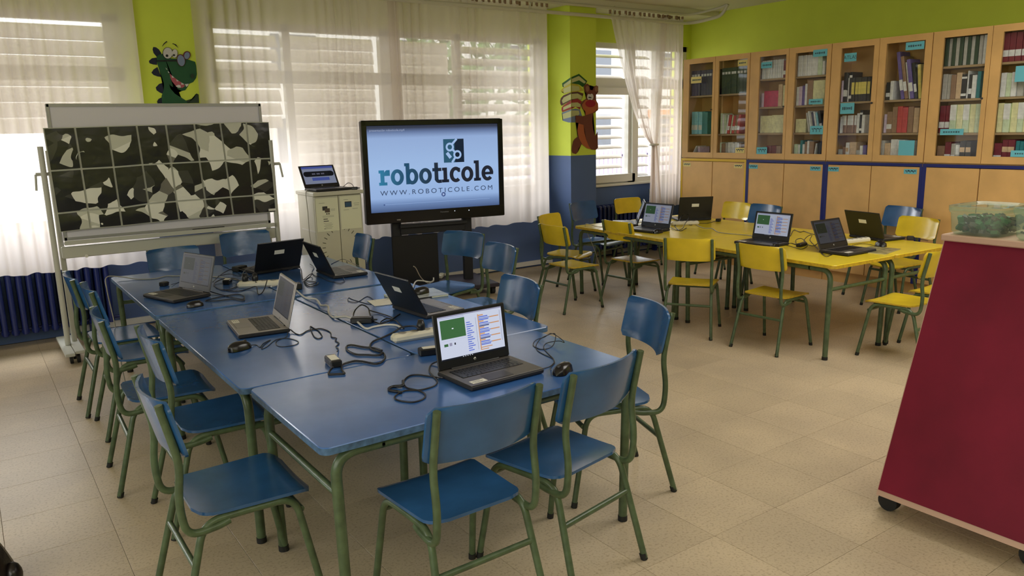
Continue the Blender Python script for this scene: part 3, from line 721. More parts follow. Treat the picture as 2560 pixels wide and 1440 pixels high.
# ================================================================== LAPTOPS
LW, LD = .33, .231
def quadxz(m, x0, z0, x1, z1, y, mi): m.quad((x0, y, z0), (x1, y, z0), (x1, y, z1), (x0, y, z1), mi)
SCR = {}
def scr(name, col, k): return screen_mat('%s_%d' % (name, int(k*100)), col, k)
def screen_mesh(kind, k):
    """flat picture of the running program, in lid space, width .29 x .165"""
    w, h = .292, .166; m = MB(); y = -.0004
    P = [S(205, 212, 232), S(60, 105, 62), S(95, 115, 210), S(205, 150, 105), S(150, 150, 175), S(120, 140, 205), S(225, 230, 240), S(20, 24, 34), S(175, 185, 215), S(60, 70, 120)]
    ms = [scr('screen_%s_%d' % (kind, i), c, k) for i, c in enumerate(P)]
    X = lambda t: (t-.5)*w
    Zz = lambda t: (1-t)*h
    def R_(x0, y0, x1, y1, mi, d=0.): quadxz(m, X(x0), Zz(y1), X(x1), Zz(y0), y-d, mi)
    if kind == 'blocks':
        R_(0, 0, 1, 1, 0); R_(0, 0, 1, .03, 4, .0002); R_(.02, .045, .40, .065, 8, .0002); R_(.0, .965, 1, 1, 7, .0002)
        R_(.03, .09, .405, .52, 1, .0003); R_(.20, .29, .225, .315, 6, .0005)
        R_(.06, .63, .12, .69, 1, .0003); R_(.14, .62, .18, .69, 4, .0003); R_(.215, .63, .235, .68, 7, .0003); R_(.03, .56, .40, .565, 8, .0003)
        for i in range(14):
            yy = .22+.05*i; R_(.425, yy, .425+.06+.05*((i*7) % 3)/2, yy+.022, 2, .0003)
        R_(.575, .15, .578, .9, 9, .0003); R_(.965, .08, .972, .8, 4, .0003)
        R_(.61, .09, .625, .93, 3, .0003)
        for i in range(5):
            yy = .14+.145*i; R_(.61, yy-.035, .70, yy-.008, 3, .0004); R_(.625, yy+.005, .77, yy+.03, 2, .0004); R_(.625, yy+.045, .94, yy+.066, 5, .0004); R_(.80, yy+.043, .945, yy+.068, 3, .0005); R_(.625, yy+.075, .78, yy+.10, 9 if i % 2 else 2, .0004)
        R_(.62, .86, .80, .88, 3, .0004); R_(.62, .91, .74, .93, 3, .0004)
        for i in range(5): R_(.32+.035*i, .975, .335+.035*i, .99, 6, .0005)
    else:
        R_(0, 0, 1, 1, 8); R_(0, 0, 1, .12, 2, .0002); R_(0, .12, 1, .15, 8, .0002)
        R_(.10, .28, .90, .58, 7, .0003)
        for sx in (.10, .90):
            n = 12; pts = [(X(sx)+.166*.15*math.cos(2*PI*i/n), y-.0003, Zz(.43)+.166*.15*math.sin(2*PI*i/n)) for i in range(n)]; m.add(pts, [tuple(range(n))], 7)
        for i in range(11): R_(.29+.036*i, .39, .315+.036*i, .47, 4 if i not in (3, 7) else 7, .0005)
        R_(.25, .64, .80, .82, 2, .0003)
    me = m.mesh('screen', ms); return me
def make_laptop(name, deck, kbd, bez, kind, k, keys='joined', sticker=True, lidback=None, lidlabel=True):
    r = empty(name)
    MB().box((0, 0, .011), (LW, LD, .018), bev=.005).build('base', M_BLKM, r)
    MB().box((0, -.002, .0206), (LW-.004, LD-.010, .0024), bev=.0008).build('palm_rest', deck, r)
    kw, kd, y0 = .276, .098, .028
    kp = MB().box((0, y0, .0218), (kw, kd, .0006)).build('keyboard', mat('key_well', (.006, .006, .007), .5), r)
    if keys == 'single':
        kme = {}
        for row_ in range(6):
            n = 14 if row_ else 15; yy = y0+kd/2-.009-row_*.0161; xx = -kw/2+.002
            ws = [.0182]*n
            if row_ == 5: ws = [.022, .019, .019, .019, .098, .019, .019, .019, .019]
            elif row_ in (2, 3, 4): ws = [.024+.004*(row_-2)]+[.0172]*11+[.030]
            sc = (kw-.004)/sum(ws); 
            for w_ in ws:
                w_ *= sc; key = round(w_, 4)
                if key not in kme: kme[key] = MB().box((0, 0, .0009), (w_-.0022, .0138, .0018), bev=.0007).mesh('key', M_BLK)
                link('key', kme[key], kp, (xx+w_/2, yy, .0221)); xx += w_
    else:
        km = MB()
        for row_ in range(6):
            for i in range(14):
                if row_ == 5 and 4 <= i <= 9:
                    if i == 4: km.box((-.004, y0+kd/2-.009-row_*.0161, .0227), (.112, .0138, .0014))
                    continue
                km.box((-kw/2+.0118+i*.0194, y0+kd/2-.009-row_*.0161, .0227), (.0172, .0138, .0014))
        km.build('keys', kbd, kp)['kind'] = 'stuff'
    tp = MB().box((-.02, -.067, .0219), (.105, .062, .0008)).build('touchpad', M_DGREY if deck is not M_SILVER else mat('silver_pad', (.28, .26, .25), .3), r)
    MB().box((-.02, -.1005, .0221), (.105, .0016, .0008)).build('button_line', M_BLK, tp)
    if sticker:
        s = MB().box((-.112, -.082, .0221), (.062, .030, .0006)).build('label_sticker', M_STICK, r)
        t = MB()
        for i, w_ in enumerate((.03, .045, .035)): t.box((-.112-.008+w_*.1, -.074-.008*i, .0225), (w_, .0018, .0003))
        t.build('print', M_DGREY, s)
    hy = LD/2-.012
    MB().cyl((-.11, hy, .021), (.11, hy, .021), .0062, 10).build('hinge', M_BLK, r)
    ld = empty('lid', (0, hy, .0225)); ld.parent = r
    lh = .213
    MB().box((0, .004, lh/2), (LW-.002, .008, lh), bev=.0035).build('lid_shell', lidback or M_BLK, ld)
    MB().box((0, -.0006, lh/2), (LW-.006, .0016, lh-.006), bev=.0006).build('bezel', bez, ld)
    so = link('screen', screen_mesh(kind, k), ld, (0, -.0016, .034))
    lg = MB(); lg.lathe([(.0058, 0), (.0058, .0008), (0, .0008)], 20, mi=0)
    lo = lg.build('maker_badge', mat('badge_silver', (.55, .55, .53), .35, metal=.6), ld, (0, -.0014, .019)); lo.rotation_euler = (PI/2, 0, 0)
    if lidlabel:
        b2 = MB().box((.005, .0083, lh*.62), (.070, .0008, .030)).build('asset_sticker', M_STICK, ld)
    bd = text_mesh('hp', .009, align='CENTER'); bd.materials.clear(); bd.materials.append(M_DGREY)
    b3 = link('badge_letters', bd, ld, (0, -.0023, .0165)); b3.rotation_euler = (PI/2, 0, 0)
    return r
def lay(r, x, y, a, tilt, z, label, group='school laptops'):
    r.location = (x, y, z); r.rotation_euler = (0, 0, math.radians(a-90))
    for ch in r.children:
        if ch.name.startswith('lid'): ch.rotation_euler = (-math.radians(tilt), 0, 0)
    return tag(r, label, 'laptop', group)
Z0 = T+.0005
lay(make_laptop('laptop', M_CHAR, M_BLK, M_BLK, 'blocks', .92, 'single'), 1.529, 2.332, 91.4, 8.5, Z0, 'nearest laptop, bright screen with green stage and code blocks, on the near blue table')
lay(make_laptop('laptop', M_SILVER, M_DGREY, M_SILVER, 'blocks', .035, lidback=M_SILVER), 1.065, 3.629, -6.6, 15, Z0, 'silver laptop on the left middle blue table, screen turned away from the viewer')
g = make_laptop('laptop', M_CHAR, M_BLK, M_BLK, 'blocks', .05)
lay(g, .932, 4.676, 17, 15.5, Z0, 'dark laptop with dim screen at the far left of the blue tables')
d = make_laptop('laptop', M_CHAR, M_BLK, M_BLK, 'blocks', .3)
lay(d, 1.645, 5.20, 278, 24, Z0, 'black laptop seen from behind at the far end of the blue tables')
lay(copy_tree(d), 1.958, 4.726, 178, 23.5, Z0, 'black laptop tilted back, seen from behind, before the white cabinet')
lay(make_laptop('laptop', M_SILVER, M_BLK, M_BLK, 'blocks', .3), 1.872, 3.424, 183.5, 28, Z0, 'black lidded laptop seen from behind, magazine beside it on the blue table')
lay(make_laptop('laptop', M_CHAR, M_BLK, M_BLK, 'page', .38, sticker=False), 2.57, 6.37, 94, 30, 1.0655, 'laptop standing on the white cabinet beside the display')
y1_ = make_laptop('laptop', M_CHAR, M_BLK, M_BLK, 'blocks', .30)
lay(y1_, 4.849, 4.844, 3.4, 15, Z0, 'laptop with lit screen on the far left yellow table')
lay(copy_tree(d), 5.734, 5.139, 241, 11.7, Z0, 'black laptop with a label, back to the viewer, on the far yellow table')
lay(copy_tree(d), 5.02, 5.30, -42, 20, Z0, 'dark laptop half hidden behind the lit laptop on the far yellow table')
lay(make_laptop('laptop', M_CHAR, M_BLK, M_BLK, 'blocks', .50), 4.896, 3.682, 1.4, 11.5, Z0, 'laptop with bright screen in the middle of the yellow tables')
lay(make_laptop('laptop', M_CHAR, M_BLK, M_BLK, 'blocks', .05), 5.014, 3.048, 88.4, 24, Z0, 'laptop with nearly dark screen at the near end of the yellow tables')
lay(copy_tree(d), 5.774, 3.275, 169, 20.5, Z0, 'black laptop with a white label, back to the viewer, near the bookcase side')

# ================================================================== THINGS ON THE TABLES
def mouse(x, y, a, label, s=1.):
    m = MB()
    def fn(u, v):
        yy = (v-.5)*.112*s; t = abs(2*v-1); hw = .030*s*math.sqrt(max(0, 1-t**3)); k = 2*u-1
        hz = .036*s*math.sqrt(max(0, 1-(abs(v-.46)/.54)**2.4)) if abs(v-.46) < .54 else 0
        return (k*hw, yy, .002+hz*math.sqrt(max(0, 1-k*k))**.8)
    m.grid(fn, 13, 15)
    vs = [(fn(0, j/14)[0], fn(0, j/14)[1], 0.001) for j in range(15)]+[(fn(1, j/14)[0], fn(1, j/14)[1], .001) for j in range(14, -1, -1)]
    m.add(vs, [tuple(range(30))], 0)
    r = m.build('computer_mouse', mat('mouse_black', (.01, .009, .01), .22), None, (x, y, Z0), math.radians(a-90))
    MB().cyl((-.004, .030*s, .031*s), (.004, .030*s, .031*s), .007*s, 12).build('scroll_wheel', M_DGREY, r)
    return tag(r, label, 'mouse', 'computer mice')
def at(p, a, label, s=1.): return mouse(p[0], p[1], a, label, s)
at((1.757,2.187,0.66), 205, 'black mouse beside the nearest laptop, behind a chair back')
at((0.886,3.312,0.66), 20, 'black mouse in front of the silver laptop')
at((0.951,4.341,0.655), 15, 'small black mouse at the corner of the dim laptop on the far left', .85)
at((4.805,4.668,0.655), 10, 'black mouse in front of the far left laptop on yellow')
at((5.4,3.027,0.66), 60, 'black mouse right of the dark screened laptop, on the magazine')
at((4.865,3.535,0.655), 10, 'black mouse partly hidden behind a chair in front of the bright laptop', .8)
def strip(p, a, n, L, label):
    r = empty('power_strip', (p[0], p[1], Z0), math.radians(a))
    MB().box((0, 0, .019), (L, .054, .038), bev=.012).build('housing', mat('strip_white', (.70, .66, .54), .4), r)
    for i in range(n):
        x = -L/2+.05+i*(L-.10)/(n-1)
        MB().lathe([(.019, .0378), (.019, .0386), (0, .0386)], 16, (x, 0, 0)).build('socket', mat('socket_grey', (.30, .28, .24), .5), r)
    return tag(r, label, 'power strip', 'white power strips')
def plug(p, label, z=.038, h=.045):
    r = MB().lathe([(.017, 0), (.019, .008), (.019, .020), (.012, h), (0, h)], 14).build('plug', M_BLK, None, (p[0], p[1], Z0+z+.0012)); return tag(r, label, 'plug', 'black plugs')
s1 = (1.401,4.652,0.66); strip(s1, -28, 4, .26, 'white power strip at the far end of the blue tables, two plugs in it')
plug((s1[0]-.075, s1[1]+.040), 'black plug in the blue group power strip, left of two'); plug((s1[0]-.022, s1[1]+.012), 'black plug in the blue group power strip, right of two')
s2 = (1.609,2.969,0.66); strip(s2, -4, 5, .33, 'white power strip behind the nearest laptop'); plug((s2[0]-.025, s2[1]+.0015), 'black plug in the power strip behind the nearest laptop')
s3 = (5.363,4.876,0.66); strip(s3, -30, 4, .26, 'white power strip by the far laptops on the yellow tables')
s4 = (5.444,3.237,0.66); strip(s4, -10, 4, .24, 'white power strip behind the dark screened laptop on yellow')
def brick(p, a, label, lab=True, d=(.105, .046, .030)):
    r = empty('power_adapter', (p[0], p[1], Z0), math.radians(a))
    MB().box((0, 0, d[2]/2), d, bev=.005).build('housing', M_BLK, r)
    if lab: MB().box((0, 0, d[2]+.0006), (d[0]*.7, d[1]*.72, .0008)).build('rating_label', M_STICK, r)
    MB().tube([(d[0]/2-.002, 0, d[2]/2), (d[0]/2+.022, 0, d[2]/2)], .006, 8, r2=.003).build('strain_relief', M_BLK, r)
    return tag(r, label, 'adapter', 'laptop power adapters')
brick((1.117,2.842,0.66), 82, 'black power adapter with white label, alone at the centre of the near blue tables')
brick((1.493,2.72,0.665), -16, 'black power adapter with white label, half behind the nearest laptop')
brick((1.497,3.403,0.66), -35, 'black power adapter in a coil of cable beside the centre seam', False)
brick((1.471,5.304,0.66), 30, 'black power adapter in the cable tangle, farthest left', False, (.09, .06, .035))
brick((1.272,4.884,0.66), 60, 'small black power adapter with pale label, right of the dim laptop', True, (.07, .045, .03))
brick((1.554,4.435,0.66), 80, 'black power adapter behind the silver laptop screen', False, (.075, .045, .035))
brick((5.021,3.421,0.66), 10, 'black power adapter among cables right of the bright laptop on yellow', False, (.11, .04, .025))
brick((5.782,4.841,0.66), 20, 'small dark adapter on the far yellow table', False, (.05, .04, .028))
brick((5.869,3.06,0.66), 30, 'small black heart shaped adapter pair by the bookcase laptop', False, (.045, .05, .03))
brick((0.947,5.09,0.66), 40, 'tiny black receiver left of the dim laptop', False, (.05, .04, .026))
M_CAB = mat('cable_black', (.012, .012, .016), .4); M_CABW = mat('cable_white', (.62, .60, .56), .4); M_CABG = mat('cable_grey', (.36, .34, .28), .45)
def cable(pts, r, label, m=None, n=5):
    P = smooth_path([(p[0], p[1], max(p[2], 0)) for p in pts], n)
    o = MB().tube(P, r, 6).build('cable', m or M_CAB); return tag(o, label, 'cable', 'cables')
ZC1 = T+.0045
cable([(.665, 5.02, .004), (.66, 5.10, .15), (.665, 5.22, .42), (.672, 5.42, .60), (.69, 5.52, .67)]+[(0.771,5.538,0.662),(0.859,5.433,0.649),(0.957,5.381,0.649),(1.028,5.428,0.649),(1.08,5.381,0.649),(1.204,5.269,0.649),(1.31,5.099,0.649),(1.367,4.904,0.649)], .0035, 'grey cord running over the far left corner of the blue tables', M_CABG)
cable([(1.429,4.53,0.662),(1.507,4.604,0.65),(1.541,4.525,0.65),(1.519,4.342,0.65),(1.489,4.124,0.65),(1.5,4.001,0.662),(1.465,3.851,0.662),(1.469,3.834,0.661),(1.482,3.788,0.663),(1.447,3.695,0.65),(1.425,3.59,0.651),(1.428,3.556,0.656),(1.468,3.522,0.658),(1.474,3.421,0.656),(1.456,3.276,0.65),(1.5,3.278,0.65),(1.561,3.275,0.65),(1.594,3.237,0.65),(1.58,3.151,0.656)], .0055, 'white cord winding along the centre seam of the blue tables', M_CABW)
cable([(1.537,2.898,0.71),(1.598,3.062,0.68),(1.577,3.142,0.662),(1.529,3.129,0.65),(1.456,3.082,0.65),(1.392,3.049,0.65),(1.351,3,0.65),(1.327,2.94,0.65),(1.333,2.887,0.65),(1.339,2.852,0.65),(1.317,2.788,0.65),(1.28,2.74,0.65),(1.249,2.731,0.65),(1.235,2.756,0.65),(1.219,2.797,0.65),(1.2,2.82,0.65),(1.169,2.818,0.65),(1.138,2.802,0.65),(1.111,2.744,0.65),(1.102,2.699,0.65),(1.094,2.693,0.65),(1.071,2.706,0.65),(1.049,2.723,0.65),(1.074,2.768,0.65),(1.084,2.763,0.662)], .0042, 'thick black mains lead in loops before the nearest laptop')
cable([(1.331,2.834,0.656),(1.308,2.835,0.65),(1.272,2.872,0.65),(1.242,2.905,0.65),(1.238,2.977,0.65),(1.255,3.033,0.65),(1.276,3.056,0.65),(1.294,3.041,0.65),(1.314,2.984,0.65),(1.342,2.945,0.65),(1.337,2.857,0.66)], .0042, 'black loop of lead crossing the thick mains lead')
cable([(1.186,2.966,0.658),(1.22,3.037,0.649),(1.227,3.079,0.648),(1.258,3.12,0.648),(1.264,3.174,0.648),(1.284,3.21,0.648),(1.275,3.244,0.648),(1.3,3.313,0.648),(1.305,3.366,0.648),(1.293,3.425,0.648),(1.272,3.432,0.648),(1.271,3.492,0.648),(1.221,3.325,0.648),(1.217,3.257,0.648),(1.247,3.285,0.648),(1.272,3.413,0.648),(1.234,3.426,0.648),(1.182,3.377,0.648),(1.169,3.415,0.648),(1.165,3.464,0.656),(1.153,3.474,0.656)], .0026, 'twisted thin black lead from the silver laptop to the lone adapter')
cable([(0.919,3.312,0.657),(0.964,3.337,0.647),(0.966,3.286,0.647),(0.991,3.331,0.647),(1.023,3.364,0.647),(1.041,3.375,0.647),(0.992,3.313,0.647),(0.963,3.256,0.647),(0.995,3.278,0.647),(1.063,3.365,0.647),(1.112,3.35,0.647),(1.131,3.281,0.647),(1.11,3.232,0.647),(1.059,3.225,0.647),(1.033,3.262,0.647),(1.059,3.342,0.647),(1.116,3.382,0.647),(1.147,3.446,0.655)], .0018, 'thin mouse cable looped in front of the silver laptop')
cable([(1.353,2.384,0.658),(1.352,2.436,0.648),(1.336,2.467,0.648),(1.314,2.504,0.648),(1.285,2.515,0.648),(1.251,2.488,0.648),(1.225,2.45,0.648),(1.21,2.394,0.648),(1.227,2.346,0.648),(1.228,2.297,0.648),(1.203,2.258,0.648),(1.159,2.248,0.648),(1.131,2.281,0.648),(1.123,2.318,0.648),(1.143,2.349,0.648),(1.189,2.372,0.648),(1.235,2.345,0.648),(1.296,2.352,0.648),(1.332,2.392,0.648),(1.35,2.456,0.648),(1.369,2.516,0.648),(1.415,2.584,0.648),(1.444,2.58,0.658)], .003, 'black lead curled on the front edge of the near blue table')
MB_ = MB()
cable([(1.225,2.454,0.656),(1.201,2.412,0.654),(1.178,2.434,0.65),(1.157,2.428,0.65),(1.146,2.405,0.65),(1.163,2.374,0.65),(1.166,2.355,0.65)], .0055, 'short black strap clipped to the curled lead')
cable([(1.681,2.241,0.657),(1.735,2.269,0.647),(1.768,2.276,0.647),(1.811,2.308,0.647),(1.838,2.355,0.647),(1.844,2.416,0.647),(1.859,2.478,0.647),(1.894,2.536,0.647),(1.928,2.552,0.667),(1.969,2.555,0.677),(2.011,2.555,0.677),(1.97,2.501,0.667),(1.942,2.487,0.647),(1.9,2.475,0.647),(1.879,2.493,0.647),(1.892,2.553,0.647),(1.951,2.611,0.647),(1.968,2.57,0.667),(2.003,2.57,0.677),(1.983,2.484,0.677),(1.976,2.447,0.667),(1.973,2.482,0.667),(1.954,2.542,0.647),(1.901,2.49,0.647),(1.863,2.408,0.647),(1.833,2.338,0.647),(1.802,2.294,0.647),(1.76,2.262,0.648),(1.719,2.209,0.657)], .0018, 'thin mouse cable tangled at the right end of the near blue table')
cable([(1.469,3.438,0.662),(1.501,3.508,0.67),(1.532,3.545,0.685),(1.584,3.589,0.69),(1.595,3.542,0.68),(1.582,3.499,0.665),(1.552,3.409,0.65),(1.546,3.352,0.65),(1.553,3.315,0.65),(1.605,3.333,0.65),(1.654,3.375,0.65),(1.716,3.432,0.65)], .0034, 'black lead arching over the adapter by the centre seam')
cable([(1.614,3.568,0.66),(1.642,3.53,0.65),(1.65,3.455,0.65),(1.65,3.389,0.65),(1.638,3.357,0.65),(1.616,3.386,0.65),(1.567,3.344,0.65),(1.566,3.314,0.65),(1.635,3.338,0.65),(1.603,3.212,0.656),(1.593,3.153,0.65)], .0034, 'black lead from the adapter towards the power strip')
cable([(1.763,3.523,0.653),(1.795,3.702,0.647),(1.763,3.756,0.647),(1.704,3.756,0.647),(1.689,3.834,0.647),(1.68,3.934,0.647),(1.683,3.986,0.647),(1.646,3.91,0.648),(1.654,3.85,0.648),(1.687,3.861,0.647),(1.766,3.941,0.647),(1.779,3.916,0.648),(1.758,3.786,0.647),(1.794,3.781,0.647),(1.836,3.798,0.648)], .0018, 'thin black mouse cable behind the black lidded laptop')
cable([(1.109,4.66,0.657),(1.135,4.583,0.65),(1.167,4.454,0.649),(1.201,4.341,0.649),(1.231,4.398,0.649),(1.228,4.487,0.649),(1.146,4.501,0.649),(1.06,4.464,0.649),(1.029,4.437,0.649),(1.075,4.397,0.649),(1.157,4.379,0.649),(1.193,4.293,0.649),(1.223,4.363,0.649)], .003, 'black lead lying in loops right of the dim laptop')
cable([(1.202,4.947,0.657),(1.273,5.065,0.669),(1.361,5.179,0.679),(1.42,5.205,0.679),(1.454,5.129,0.669),(1.452,5.044,0.649),(1.401,4.755,0.68),(1.372,4.63,0.68)], .003, 'black lead arching left of the blue group power strip')
cable([(1.182,4.802,0.65),(1.199,4.677,0.65),(1.273,4.722,0.649),(1.346,4.872,0.649),(1.337,4.969,0.66),(1.27,4.994,0.659),(1.2,4.917,0.649),(1.187,4.734,0.649),(1.241,4.594,0.649),(1.318,4.618,0.649),(1.356,4.582,0.664),(1.316,4.424,0.649),(1.345,4.442,0.649),(1.373,4.472,0.67),(1.416,4.553,0.699)], .003, 'black lead looping down in front of the blue group power strip')
cable([(1.296,5.186,0.649),(1.363,5.148,0.659),(1.377,4.972,0.669),(1.446,5.101,0.679),(1.535,5.256,0.669),(1.649,5.477,0.649),(1.628,5.323,0.649),(1.502,5.046,0.669),(1.37,4.869,0.659),(1.299,4.796,0.649)], .0026, 'thin black lead in the tangle beside the far laptop')
cable([(1.683,5.113,0.659),(1.65,4.876,0.68),(1.684,4.816,0.71),(1.71,4.789,0.7),(1.681,4.696,0.669),(1.675,4.663,0.65),(1.734,4.72,0.664),(1.771,4.761,0.664),(1.761,4.765,0.649),(1.673,4.63,0.649),(1.65,4.483,0.65),(1.707,4.532,0.649),(1.698,4.574,0.649),(1.669,4.634,0.65),(1.622,4.443,0.649),(1.682,4.454,0.649),(1.718,4.521,0.65)], .0026, 'black lead tied in a bow behind the silver laptop')
cable([(1.918,5.181,0.655),(1.903,5.069,0.649),(1.823,4.899,0.649),(1.785,4.744,0.649),(1.798,4.695,0.649),(1.785,4.564,0.649),(1.793,4.488,0.649),(1.81,4.406,0.649),(1.864,4.459,0.649),(1.887,4.536,0.655)], .0022, 'thin black cable under the tilted back laptop')
cable([(2.144,4.818,0.653),(2.168,4.969,0.647),(2.195,5.168,0.647),(2.194,5.264,0.647),(2.116,5.196,0.647),(2.049,5.122,0.647)], .0018, 'thin cable curving behind the keyboard of the tilted back laptop')
cable([(0.984,5.067,0.653),(1.023,5.123,0.647),(1.056,5.163,0.647)], .0018, 'tiny cable from the receiver to the dim laptop')
cable([(2.06,3.938,0.662),(2.19,4.142,0.65),(2.224,4.128,0.651),(2.243,4.062,0.65),(2.226,3.991,0.67),(2.226,3.986,0.691)], .004, 'white cable rising from the magazine towards the display', M_CABW)
# yellow tables
cable([(5.429,4.801,0.649),(5.307,4.6,0.649),(5.334,4.533,0.649),(5.188,4.343,0.649),(5.179,4.21,0.649),(5.201,4.085,0.649),(5.2,3.985,0.649)], .0035, 'grey cord lying across the yellow tables', M_CABG)
cable([(4.70, 5.30, .30), (4.69, 5.36, .45), (4.655, 5.42, .60), (4.66, 5.44, .67)]+[(4.654,5.292,0.661),(4.736,5.303,0.649),(4.895,5.182,0.649),(5.078,5.163,0.649),(5.266,5.143,0.649),(5.333,4.956,0.659)], .0035, 'grey cord hanging over the left edge of the yellow tables', M_CABG)
cable([(5.11,4.814,0.655),(5.038,4.68,0.649),(5.133,4.698,0.649),(5.224,4.749,0.679),(5.462,4.919,0.7),(5.633,5.094,0.71),(5.541,5.075,0.7),(5.332,4.926,0.669),(5.236,4.874,0.649),(5.023,4.619,0.649),(5.2,4.708,0.649)], .003, 'black cable loops beside the far left laptop on yellow')
cable([(5.57,4.961,0.649),(5.544,4.855,0.649),(5.589,4.808,0.649),(5.722,4.847,0.649),(5.771,4.836,0.657)], .0024, 'thin dark cable to the small adapter on the far yellow table')
cable([(5.476,4.969,0.649),(5.402,4.872,0.649),(5.378,4.812,0.649),(5.474,4.884,0.649),(5.519,4.969,0.649),(5.527,5.006,0.649)], .0022, 'small cable ring beside the far power strip on yellow')
cable([(5.341,3.744,0.659),(5.727,3.983,0.649),(5.655,3.874,0.649),(5.72,3.881,0.649),(5.648,3.776,0.649),(5.62,3.702,0.649),(5.771,3.758,0.649),(5.969,3.851,0.649)], .0028, 'dark lead behind the bright laptop on yellow, upper of the tangle')
cable([(5.012,3.538,0.657),(5.082,3.545,0.649),(5.051,3.489,0.649),(5.185,3.584,0.659),(5.224,3.569,0.669),(5.196,3.514,0.659),(5.1,3.414,0.649),(5.093,3.366,0.649),(5.254,3.436,0.649),(5.298,3.436,0.669)], .0028, 'dark lead humped between the two middle laptops on yellow')
cable([(4.983,3.527,0.649),(4.926,3.418,0.649),(4.902,3.335,0.649),(5.096,3.418,0.649),(5.25,3.558,0.649),(5.314,3.568,0.679),(5.373,3.573,0.679),(5.318,3.552,0.649),(5.127,3.388,0.649),(4.982,3.259,0.649)], .0024, 'thin dark lead looped around the adapter on yellow')
cable([(4.882,3.177,0.649),(4.785,3.076,0.65),(4.831,3.056,0.649),(4.924,3.064,0.649),(4.995,3.094,0.649),(4.874,3.063,0.649),(4.735,3.031,0.649),(4.841,3.143,0.649)], .0022, 'thin cable coil in front of the dark screened laptop')
cable([(5.255,3.163,0.657),(5.385,3.194,0.649),(5.433,3.176,0.649),(5.428,3.125,0.649),(5.327,3.021,0.659)], .0022, 'thin cable to the mouse on the magazine')
cable([(5.911,3.287,0.661),(5.956,3.236,0.649),(5.956,3.172,0.649),(5.877,3.077,0.657),(5.926,3.016,0.649),(5.887,2.935,0.649)], .0024, 'thin lead to the small adapter pair near the bookcase laptop')
# magazines and papers
def booklet(p, a, w, d, h, mats, label, cat, name):
    r = empty(name, (p[0], p[1], Z0), math.radians(a))
    MB().box((0, 0, h/2), (w, d, h), bev=min(.001, h*.3)).build('pages', mats[0], r)
    MB().box((0, 0, h+.0006), (w+.002, d+.002, .0012)).build('cover', mats[1], r)
    return tag(r, label, cat)
mz = booklet((1.995,3.78,0.65), 84, .21, .30, .010, (M_PAPER, mat('glossy_cover', (.55, .60, .62), .25, noise=.35, nscale=11)), 'white and teal magazine under the mouse on the right blue table', 'magazine', 'magazine')
MB().box((-.1055, .0, .006), (.0016, .10, .010)).build('dark_spine_print', M_DGREY, mz)
MB().box((-.1055, .11, .006), (.0016, .075, .010)).build('teal_spine_print', bmat('teal'), mz)
m6 = mouse(*(2.023,3.774,0.67)[:2], 195, 'black mouse resting on the magazine'); m6.location.z = Z0+.0115
booklet((1.817,3.746,0.65), 80, .15, .21, .002, (M_STICK, M_STICK), 'white sheet half under the black lidded laptop', 'paper', 'paper_sheet')
pm = booklet((5.224,2.946,0.65), 100, .21, .29, .004, (M_PAPER, mat('muddy_cover', (.30, .26, .12), .3, noise=.6, nscale=20)), 'printed magazine right of the dark screened laptop on yellow', 'magazine', 'magazine')
bpy.data.objects['computer_mouse.004'].location.z = Z0+.0055
booklet((5.223,5.408,0.65), 20, .15, .21, .002, (M_STICK, M_STICK), 'white paper behind the far left laptop on yellow', 'paper', 'paper_sheet')

# ================================================================== WHITEBOARD AND POSTER
wbd = empty('whiteboard', (1.30, 6.36, 0)); tag(wbd, 'white board on a rolling white metal stand, black and white poster hung over it', 'whiteboard')
MB().box((0, 0, 1.31), (1.46, .018, .93)).build('board', mat('board_face', (.74, .71, .77), .35), wbd)
fm = MB()
for z in (.845, 1.778): fm.box((0, -.002, z), (1.48, .03, .022))
for x in (-.735, .735): fm.box((x, -.002, 1.31), (.02, .03, .95))
fm.build('frame', mat('alu_frame', (.42, .41, .42), .35, metal=.5), wbd)
for sx in (-1, 1):
    x = sx*.80
    for k, (dy, z1) in enumerate(((-.035, 1.50), (.035, 1.47))):
        MB().tube([(x-.012+.05*k*(1 if sx < 0 else -1), dy, .085), (x-.012+.05*k*(1 if sx < 0 else -1), dy, z1)], .019, 10).build('post', M_METWHITE, wbd)
    bm_ = MB().box((x-.03, -.02, .072), (.062, .62, .022), bev=.004).box((x+.035, -.02, .078), (.062, .56, .022), bev=.004)
    ft = bm_.build('foot', M_METWHITE, wbd)
    for y in (-.27, .23):
        m = MB()
        for dx in (-.022, .022): m.cyl((x+.0+dx-.010, y, .032), (x+dx+.010, y, .032), .031, 14)
        m.cyl((x, y, .03), (x, y, .068), .009, 8)
        m.build('caster', M_RUB, ft)
    MB().cyl((x-sx*.05, -.01, 1.31), (x+sx*.06, -.01, 1.31), .012, 8).tube([(x+sx*.06, -.01, 1.31), (x+sx*.07, -.03, 1.20)], .008, 6).build('clamp_knob', M_METWHITE, wbd)
MB().box((0, -.055, .818), (1.50, .075, .016), bev=.003).box((0, -.09, .826), (1.50, .008, .03)).build('pen_tray', M_METWHITE, wbd)
MB().box((0, -.02, .752), (1.54, .04, .085), bev=.006).build('crossbar', M_METWHITE, wbd)
MB().cyl((-.62, -.048, .716), (-.62, -.036, .716), .012, 10).build('bolt', M_PVC, wbd)
mk = MB().tube([(1.42, 6.30, .8365), (1.66, 6.30, .8365)], .008, 8).build('marker_pen', M_BLK); tag(mk, 'long dark marker lying in the whiteboard tray', 'pen')

